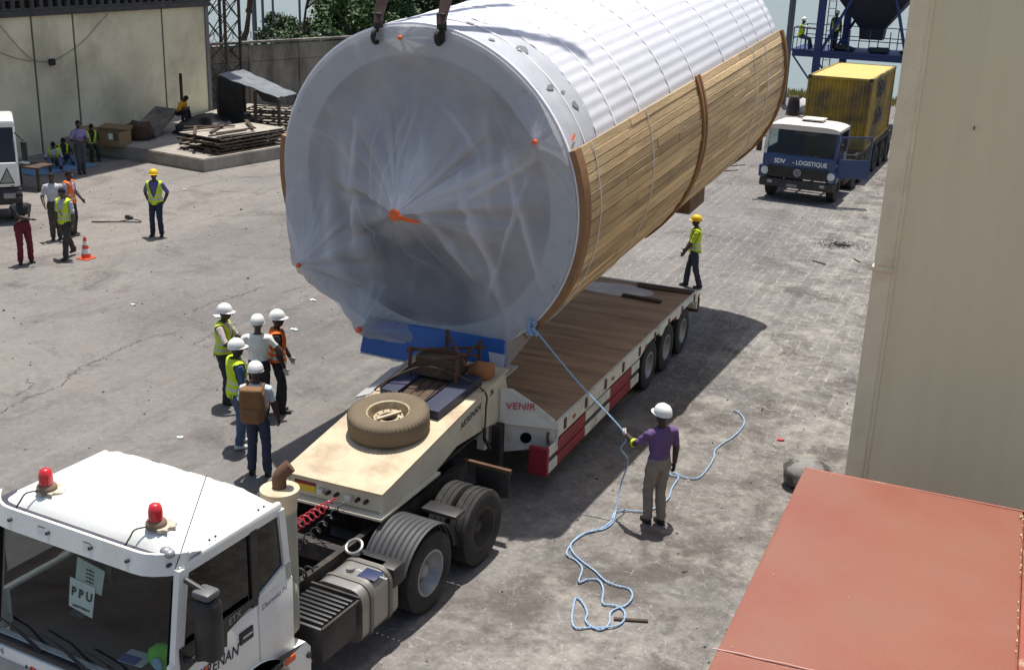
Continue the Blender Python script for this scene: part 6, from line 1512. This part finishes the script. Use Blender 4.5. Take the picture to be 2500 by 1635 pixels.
VY = (M_vesty, True); VO = (M_vesto, True)
def ft(x, y): return G(x*K, y*K)                    # display pixel of the feet -> ground
# 1-5: the group standing beside the gooseneck
person('man in yellow vest and white hard hat reaching out towards the white T-shirt', ft(524, 936), 18, 1.78, 'pinkish shirt', (.55, .48, .46), 'dark trousers', (.03, .03, .035), vest=VY, hat=M_hatw, hands=((-.12, .42, 1.16), (.20, .40, 1.15)), headyaw=0, lean=3, vox=.013)
person('man in white T-shirt and white hard hat seen from behind', ft(606, 968), 116, 1.78, 'white T-shirt', (.80, .80, .72), 'black jeans', (.018, .018, .022), hat=M_hatw, skin=M_skin2, hands=((-.32, .08, .98), (.30, .10, 1.0)), elbow=((-1, -.6, 0), (1, -.6, 0)), sleeve=.30, fat=1.06, vox=.013)
person('man in orange vest and white hard hat with pale gloves', ft(648, 957), 35, 1.80, 'dark brown shirt', (.045, .032, .028), 'black trousers', (.018, .017, .018), vest=VO, hat=M_hatw, hands=((-.22, .22, .92), (.25, .12, .88)), glove=('w', 'w'), sleeve=.7, headyaw=-10, vox=.013, fat=1.04)
person('man in yellow vest, blue jeans and white shoes beside the backpack wearer', ft(556, 1037), 55, 1.78, 'blue shirt', (.06, .10, .20), 'blue jeans', (.055, .095, .17), shoe=M_shoew, vest=VY, hat=M_hatw, hands=((-.20, .24, 1.02), (.23, .10, .88)), sleeve=.42, headyaw=-15, vox=.013, feet=((-.13, .08, 0), (.12, -.04, 0)), fat=1.08)
pe, _, _, _, _ = person('man with brown backpack, pale checked shirt and white hard hat', ft(603, 1104), 112, 1.79, 'pale blue shirt', (.55, .62, .70), 'dark blue jeans', (.030, .040, .075), hat=M_hatw, hands=((-.20, .20, .98), (.30, .14, .84)), sleeve=.36, feet=((-.12, .02, 0), (.13, 0, 0)), headyaw=20, headpitch=8, vox=.013, fat=1.0)
t = thing('backpack', 'brown canvas backpack worn by the man in the pale shirt', 'backpack', M=WM[pe.name].copy())
M_pack = cl('brown canvas', (.21, .105, .042))
mb = MB().rbox(-.185, .175, -.34, -.125, .98, 1.50, .075, seg=4); mb.v = [(x*(1+.05*math.sin(z*6)), y+.01*noise.noise(Vector((x*9, y*9, z*9))), z) for x, y, z in mb.v]; mb.build('pack_body', M_pack, t, smooth=60)
MB().rbox(-.14, .13, -.375, -.30, 1.0, 1.22, .03, seg=3).build('pocket', M_pack, t, smooth=60); MB().rbox(-.17, .16, -.35, -.15, 1.42, 1.535, .04, seg=3).build('top_flap', M_pack, t, smooth=60)
for s in (-1, 1): MB().tube(smoothpath([(s*.12, -.15, 1.46), (s*.125, -.02, 1.515), (s*.12, .10, 1.42), (s*.14, .135, 1.22), (s*.15, -.02, 1.06), (s*.14, -.15, 1.05)], 4), .018, 6).build('shoulder_strap', M_pack, t)
# 6: the man hauling the rope
pr, HPp, _, _, Sp = person('man in purple T-shirt and white hard hat hauling on the blue rope', ft(1520, 1216), 140, 1.80, 'purple T-shirt', (.13, .075, .20), 'grey trousers', (.23, .20, .165), shoe=M_shoe, hat=M_hatw, hands=((-.30, .42, 1.26), (.30, .04, .86)), glove=('w', 'd'), sleeve=.42, elbow=((-.6, -.2, -1), (.8, -1, 0)), headyaw=12, feet=((-.08, .06, 0), (.08, -.05, 0)), vox=.012, fat=1.06, lean=-2)
hand = WM[pr.name] @ HPp[0][1]
# yellow cuff on his raised arm
_e, _w = HPp[0][2], HPp[0][0]
MB().tube([_e.lerp(_w, .02), _e.lerp(_w, .10), _e.lerp(_w, .22)], [.062, .066, .056], 14).build('arm_band', M_vesty, pr, smooth=50)
# 7: behind the trailer
person('man in yellow vest and yellow hard hat walking behind the trailer tail', ft(1608, 668), 195, 1.76, 'lime shirt', (.50, .62, .05), 'dark jeans', (.03, .036, .06), vest=VY, hat=M_haty, hands=((-.20, .26, .92), (.27, .24, .86)), sleeve=.48, feet=((-.09, -.18, 0), (.09, .16, 0)), headyaw=-10)
# 8-12: men on the open yard
person('man in dark top and crimson trousers with folded arms', ft(60, 611), -25, 1.77, 'black polo', (.018, .018, .022), 'crimson trousers', (.13, .012, .025), hands=((.12, .22, 1.12), (-.12, .25, 1.14)), elbow=((-1, .1, -.4), (1, .1, -.4)), sleeve=.45, headyaw=10, headpitch=8, fat=1.10, feet=((-.14, 0, 0), (.14, .05, 0)), toe=(-10, 15))
person('bareheaded man in yellow vest striding beside the traffic cone', ft(160, 600), -85, 1.78, 'grey shirt', (.42, .45, .48), 'dark grey trousers', (.045, .042, .038), vest=VY, skin=M_skin2, hands=((-.30, .10, .88), (.34, -.02, .86)), feet=((-.10, .24, 0), (.10, -.34, .06)), sleeve=.45, knee=((0, 1, 0), (0, 1, 0)), headyaw=-15, headpitch=10)
person('man in pale checked shirt standing behind the striding man', ft(133, 556), -50, 1.77, 'checked pale shirt', (.50, .50, .54), 'dark olive trousers', (.05, .05, .045), hands=((-.20, .24, 1.02), (.22, .26, 1.0)), sleeve=.42, headyaw=-10)
person('man in orange vest and dark trousers half hidden by the striding man', ft(170, 546), 15, 1.74, 'lilac shirt', (.42, .40, .52), 'grey black trousers', (.035, .035, .04), vest=VO, hands=((-.20, .24, .98), (.26, .05, .86)), headyaw=10)
person('man in yellow vest and yellow hard hat standing with hands behind his hips', ft(367, 549), -68, 1.78, 'violet blue shirt', (.10, .105, .27), 'navy trousers', (.016, .022, .055), vest=VY, hat=M_haty, hands=((-.20, -.10, .95), (.22, -.08, .95)), elbow=((-1, -.6, .1), (1, -.6, .1)), sleeve=.5, feet=((-.12, .02, 0), (.13, .0, 0)), toe=(-14, 14), headyaw=5, vestopen=.14)
# 13-17: men in the shade of the warehouse
person('man in purple checked shirt standing in the warehouse shade', ft(190, 404), -25, 1.77, 'purple check', (.24, .20, .38), 'slate trousers', (.05, .055, .065), hands=((-.05, .24, 1.12), (.10, .25, 1.12)), elbow=((-1, -.3, -.4), (1, -.3, -.4)), sleeve=.45)
sitp = dict(pelvis=(0, 0, .14), feet=((-.16, .72, 0), (.18, .66, 0)), knee=((-.2, 0, 1), (.2, 0, 1)), seated=True, lean=18)
person('man in pale vest seated on the blue sheet, leaning over', ft(126, 386), -40, 1.74, 'pale shirt', (.45, .48, .45), 'faded jeans', (.10, .12, .20), vest=(M_vesty, True), hands=((-.12, .42, .34), (.14, .42, .34)), headpitch=30, **sitp)
person('man in yellow vest seated against the wall behind the leaning man', ft(146, 377), -30, 1.74, 'black shirt', (.02, .02, .025), 'blue work trousers', (.08, .10, .18), vest=VY, hands=((-.14, .44, .36), (.14, .42, .36)), headpitch=15, **sitp)
person('man in yellow vest sitting on the platform edge beside the cardboard box', ft(214, 372), -30, 1.74, 'black top', (.018, .02, .02), 'dark green trousers', (.02, .03, .025), vest=VY, pelvis=(0, 0, .55), feet=((-.14, .36, 0), (.14, .40, 0)), hands=((-.16, .40, .66), (.20, .42, .66)), lean=14, headpitch=12, knee=((0, 1, .5), (0, 1, .5)))
q = G(438, 322, .45)
person('man in bright yellow shirt sitting hunched on the platform junk', (q.x, q.y, .80), 5, 1.72, 'amber shirt', (.70, .33, .015), 'black trousers ', (.015, .015, .018), pelvis=(0, 0, .40), feet=((-.14, .45, 0), (.16, .48, 0)), hands=((-.10, .42, .62), (.12, .45, .60)), lean=30, headpitch=25, knee=((0, 1, .5), (0, 1, .5)))
# 18-19: men on the hopper tower
person('man in white hard hat sitting on the corner rail of the tower', (cx_-.72, TYY+.25, tz+.0), 0, 1.74, 'pale green shirt', (.40, .46, .36), 'dark grey work trousers', (.03, .032, .035), vest=(M_vesty, False), hat=M_hatw, pelvis=(-.0, -.18, .62), feet=((-.12, .36, 0), (.12, .30, 0)), hands=((-.12, .36, .98), (.14, .38, .98)), knee=((0, 1, .4), (0, 1, .4)), lean=4, headpitch=5, vox=.02)
person('man in white hard hat standing by the tower ladder', (cx_+.62, TYY+.55, tz), -95, 1.76, 'dark overalls', (.025, .025, .03), 'dark overall trousers', (.025, .025, .03), vest=VY, hat=M_hatw, vestopen=.2, vox=.02)
# ------------------------------------------------------------------ ropes
tie = TM @ Vector((1.80, -.06, -1.74))
def twisted(name, pts, r, label, cat='rope', n=7):
    P = smoothpath(pts, n); mb = MB()
    for s in (0, 1, 2):
        L_ = 0; out = []; prev = None
        for i, p in enumerate(P):
            if prev is not None: L_ += (p-prev).length
            d = (P[min(i+1, len(P)-1)]-P[max(i-1, 0)]).normalized(); u = d.cross(Vector((0, 0, 1))) if abs(d.z) < .95 else d.cross(Vector((1, 0, 0))); u.normalize(); v = d.cross(u)
            a = L_*38+s*2*PI/3; out.append(p+(u*math.cos(a)+v*math.sin(a))*r*.5); prev = p
        mb.tube(out, r*.62, 5)
    return tag(mb.build(name, M_rope, smooth=70), label, cat)
def dense(P, step=.05):
    out = []
    for a, b_ in zip(P[:-1], P[1:]):
        k = max(1, int((b_-a).length/step))
        for i in range(k): out.append(a.lerp(b_, i/k))
    return out+[P[-1]]
zz = lambda X, Y_, z=.022: G(1340+X/2.395, 950+Y_/2.395, z)
# held line: from the tank lug to his hand, then down to the ground and into the coils
line = [tie, tie.lerp(hand, .5)-Vector((0, 0, .04)), hand]
down = [hand, hand+Vector((-.02, -.02, -.25)), zz(462, 420, .75), zz(420, 560, .35), zz(395, 690, .08), zz(385, 740), zz(370, 780), zz(320, 815), zz(240, 830), zz(180, 860), zz(130, 905), zz(105, 965), zz(160, 1000), zz(195, 1050), zz(175, 1128), zz(225, 1110), zz(290, 1115), zz(318, 1170), zz(315, 1250), zz(380, 1262), zz(435, 1290), zz(445, 1335), zz(410, 1375), zz(340, 1392), zz(240, 1390), zz(160, 1395), zz(135, 1350), zz(150, 1240), zz(168, 1218), zz(205, 1260), zz(225, 1310), zz(215, 1350), zz(250, 1390), zz(310, 1402), zz(352, 1370), zz(360, 1310), zz(395, 1280), zz(450, 1262), zz(488, 1215), zz(470, 1165), zz(400, 1148), zz(330, 1120), zz(270, 1060), zz(200, 1010), zz(145, 960), zz(130, 905), zz(190, 850), zz(290, 820), zz(360, 775), zz(385, 722), zz(440, 708), zz(560, 712), zz(640, 682), zz(700, 635), zz(720, 575), zz(758, 515), zz(722, 505), zz(705, 492), zz(740, 490), zz(780, 512), zz(870, 518), zz(930, 460), zz(965, 400), zz(970, 360), zz(1010, 320), zz(1075, 280), zz(1120, 235), zz(1143, 190), zz(1120, 145), zz(1080, 120)]
for i in range(9, len(down)): down[i].z += .004*(i % 3)
twisted('tag_line', dense(smoothpath(line+down[1:], 6), .035), .0125, 'blue and white rope from the tank to the man in purple, coiled on the ground', n=1)
mb = MB()
for k in range(7): 
    mb.tube([tie+Vector((random.uniform(-.1, .1), random.uniform(-.06, .0), random.uniform(-.12, .12))) for _ in range(3)], .02, 5)
tag(mb.build('rope_knot', M_rope), 'blue rope knot tied at the tank rim', 'knot')

# ------------------------------------------------------------------ cone and litter
q = G(211, 631); t = thing('traffic_cone', 'red and white traffic cone beside the striding man', 'cone', q)
MB().rbox(-.17, .17, -.17, .17, 0, .03, .015).build('base', M_conerd, t)
def cz(z): return .125-.095*(z-.03)/.52
for (a, b_, m, nm) in ((.03, .14, M_conerd, 'red_band'), (.14, .26, M_conewh, 'white_band'), (.26, .35, M_conerd, 'red_band'), (.35, .45, M_conewh, 'white_band'), (.45, .55, M_conerd, 'red_band')):
    MB().lathe([(cz(a), a), (cz(b_), b_)], 24).build(nm, m, t, smooth=30)
def debris(name, label, px, py, pts, r, m, cat='debris'):
    o = G(px, py); mb = MB(); mb.tube(smoothpath([o+Vector(p) for p in pts], 5), r, 5); return tag(mb.build(name, m), label, cat)
debris('twisted_wire', 'tangle of dark wire on the yard left of the yellow helmeted man', 290, 545, [(-.7, -.3, .02), (-.4, -.25, .03), (0, 0, .05), (.3, .25, .10), (.5, .35, .03), (.1, .2, .02), (-.3, -.05, .02), (-.7, -.28, .02)], .014, M_wired)
mb = MB(); q = G(315, 534); mb.ball((0, 0, .05), .16, .07, .06, 10, 6); o = tag(mb.build('dark_rag', M_tarp, smooth=True), 'small dark rag caught in the wire tangle', 'rag'); o.location = q
for i, (px, py, L_, a, lab) in enumerate(((2000, 642, .45, 2.6, 'dark stick on the pale paving near the container stack'), (2092, 637, .30, 2.2, 'short dark stick nearest the beige stack'), (1778, 418, .9, .9, 'long dark stick beyond the tank chock'), (1800, 405, .8, 1.0, 'dark stick beside the longer one'), (1540, 1515, .42, .35, 'brown wooden slat beside the rope coil'))):
    q = G(px, py); mb = MB().rbox(-L_/2, L_/2, -.025, .025, 0, .03, .006, Matrix.Translation(q) @ Matrix.Rotation(a, 4, 'Z'), seg=1); tag(mb.build('wood_scrap', M_darkwood), lab, 'stick')
rg = random.Random(15)
mb = MB(); q = G(2055, 600)
for k in range(260):
    a = rg.uniform(0, 2*PI); r_ = abs(rg.gauss(0, .35)); s_ = rg.uniform(.02, .10); b0 = rg.uniform(0, PI)
    p = q+Vector((math.cos(a)*r_*1.3, math.sin(a)*r_*.8, .01+rg.uniform(0, .03))); mb.bar(p, p+Vector((math.cos(b0)*s_, math.sin(b0)*s_, rg.uniform(-.01, .02))), .01)
tag(mb.build('dark_chaff', M_wired), 'scatter of dark chaff on the pale paving', 'debris', kind='stuff')
LIT = [(325, 745, .12, 'flat white litter on the empty yard left of the group'), (543, 773, .35, 'torn white plastic behind the man reaching out'), (718, 806, .16, 'white scrap right of the orange vested man'), (968, 880, .18, 'crumpled white wrapper on the yard below the saddle'), (765, 734, .16, 'pale scrap near the crack left of the tank'), (440, 1070, .10, 'small white scrap on the yard near the mirror'), (1904, 1075, .12, 'small red scrap on the pale paving'), (450, 463, .14, 'pale chip on the yard behind the yellow helmeted man'), (1540, 592, .14, 'white chip on the yard behind the trailer')]
for i, (px, py, s_, lab) in enumerate(LIT):
    q = G(px, py); mb = MB(); n_ = 9; pts = []
    rr = random.Random(i)
    for k in range(n_):
        a = 2*PI*k/n_; r_ = s_*.7*rr.uniform(.5, 1); pts.append((math.cos(a)*r_, math.sin(a)*r_*.6, .012+rr.uniform(0, .03)))
    c = (0, 0, .03); mb.add(pts+[c]+[(x, y, .003) for x, y, z in pts], [(k, (k+1) % n_, n_) for k in range(n_)]+[(k, n_+1+k, n_+1+(k+1) % n_, (k+1) % n_) for k in range(n_)])
    o = tag(mb.build('litter_scrap', M_textred if 'red' in lab.split()[:3] else M_paper), lab, 'litter'); o.location = q
# small stones and chips strewn over the yard
mb = MB()
for k in range(5200):
    x = rg.uniform(-30, -1.8); y = rg.uniform(8, 48)
    if -8.6 < x < -5.5 and 8 < y < 23: continue
    s_ = abs(rg.gauss(0, .012))+.008; a = rg.uniform(0, 2*PI); h_ = s_*rg.uniform(.5, 1.2)
    pts = [(x+math.cos(a+i*2.1)*s_*rg.uniform(.6, 1.3), y+math.sin(a+i*2.1)*s_*rg.uniform(.6, 1.3), .001) for i in range(3)]
    mb.cur = 0 if rg.random() < .55 else 1
    mb.add(pts+[(x, y, h_)], [(0, 1, 3), (1, 2, 3), (2, 0, 3)])
tag(mb.build('yard_grit', [mat('pale grit', (.42, .40, .37), .9), mat('dark grit', (.06, .055, .05), .9)]), 'small stones and chips strewn over the yard paving', 'grit', kind='stuff')
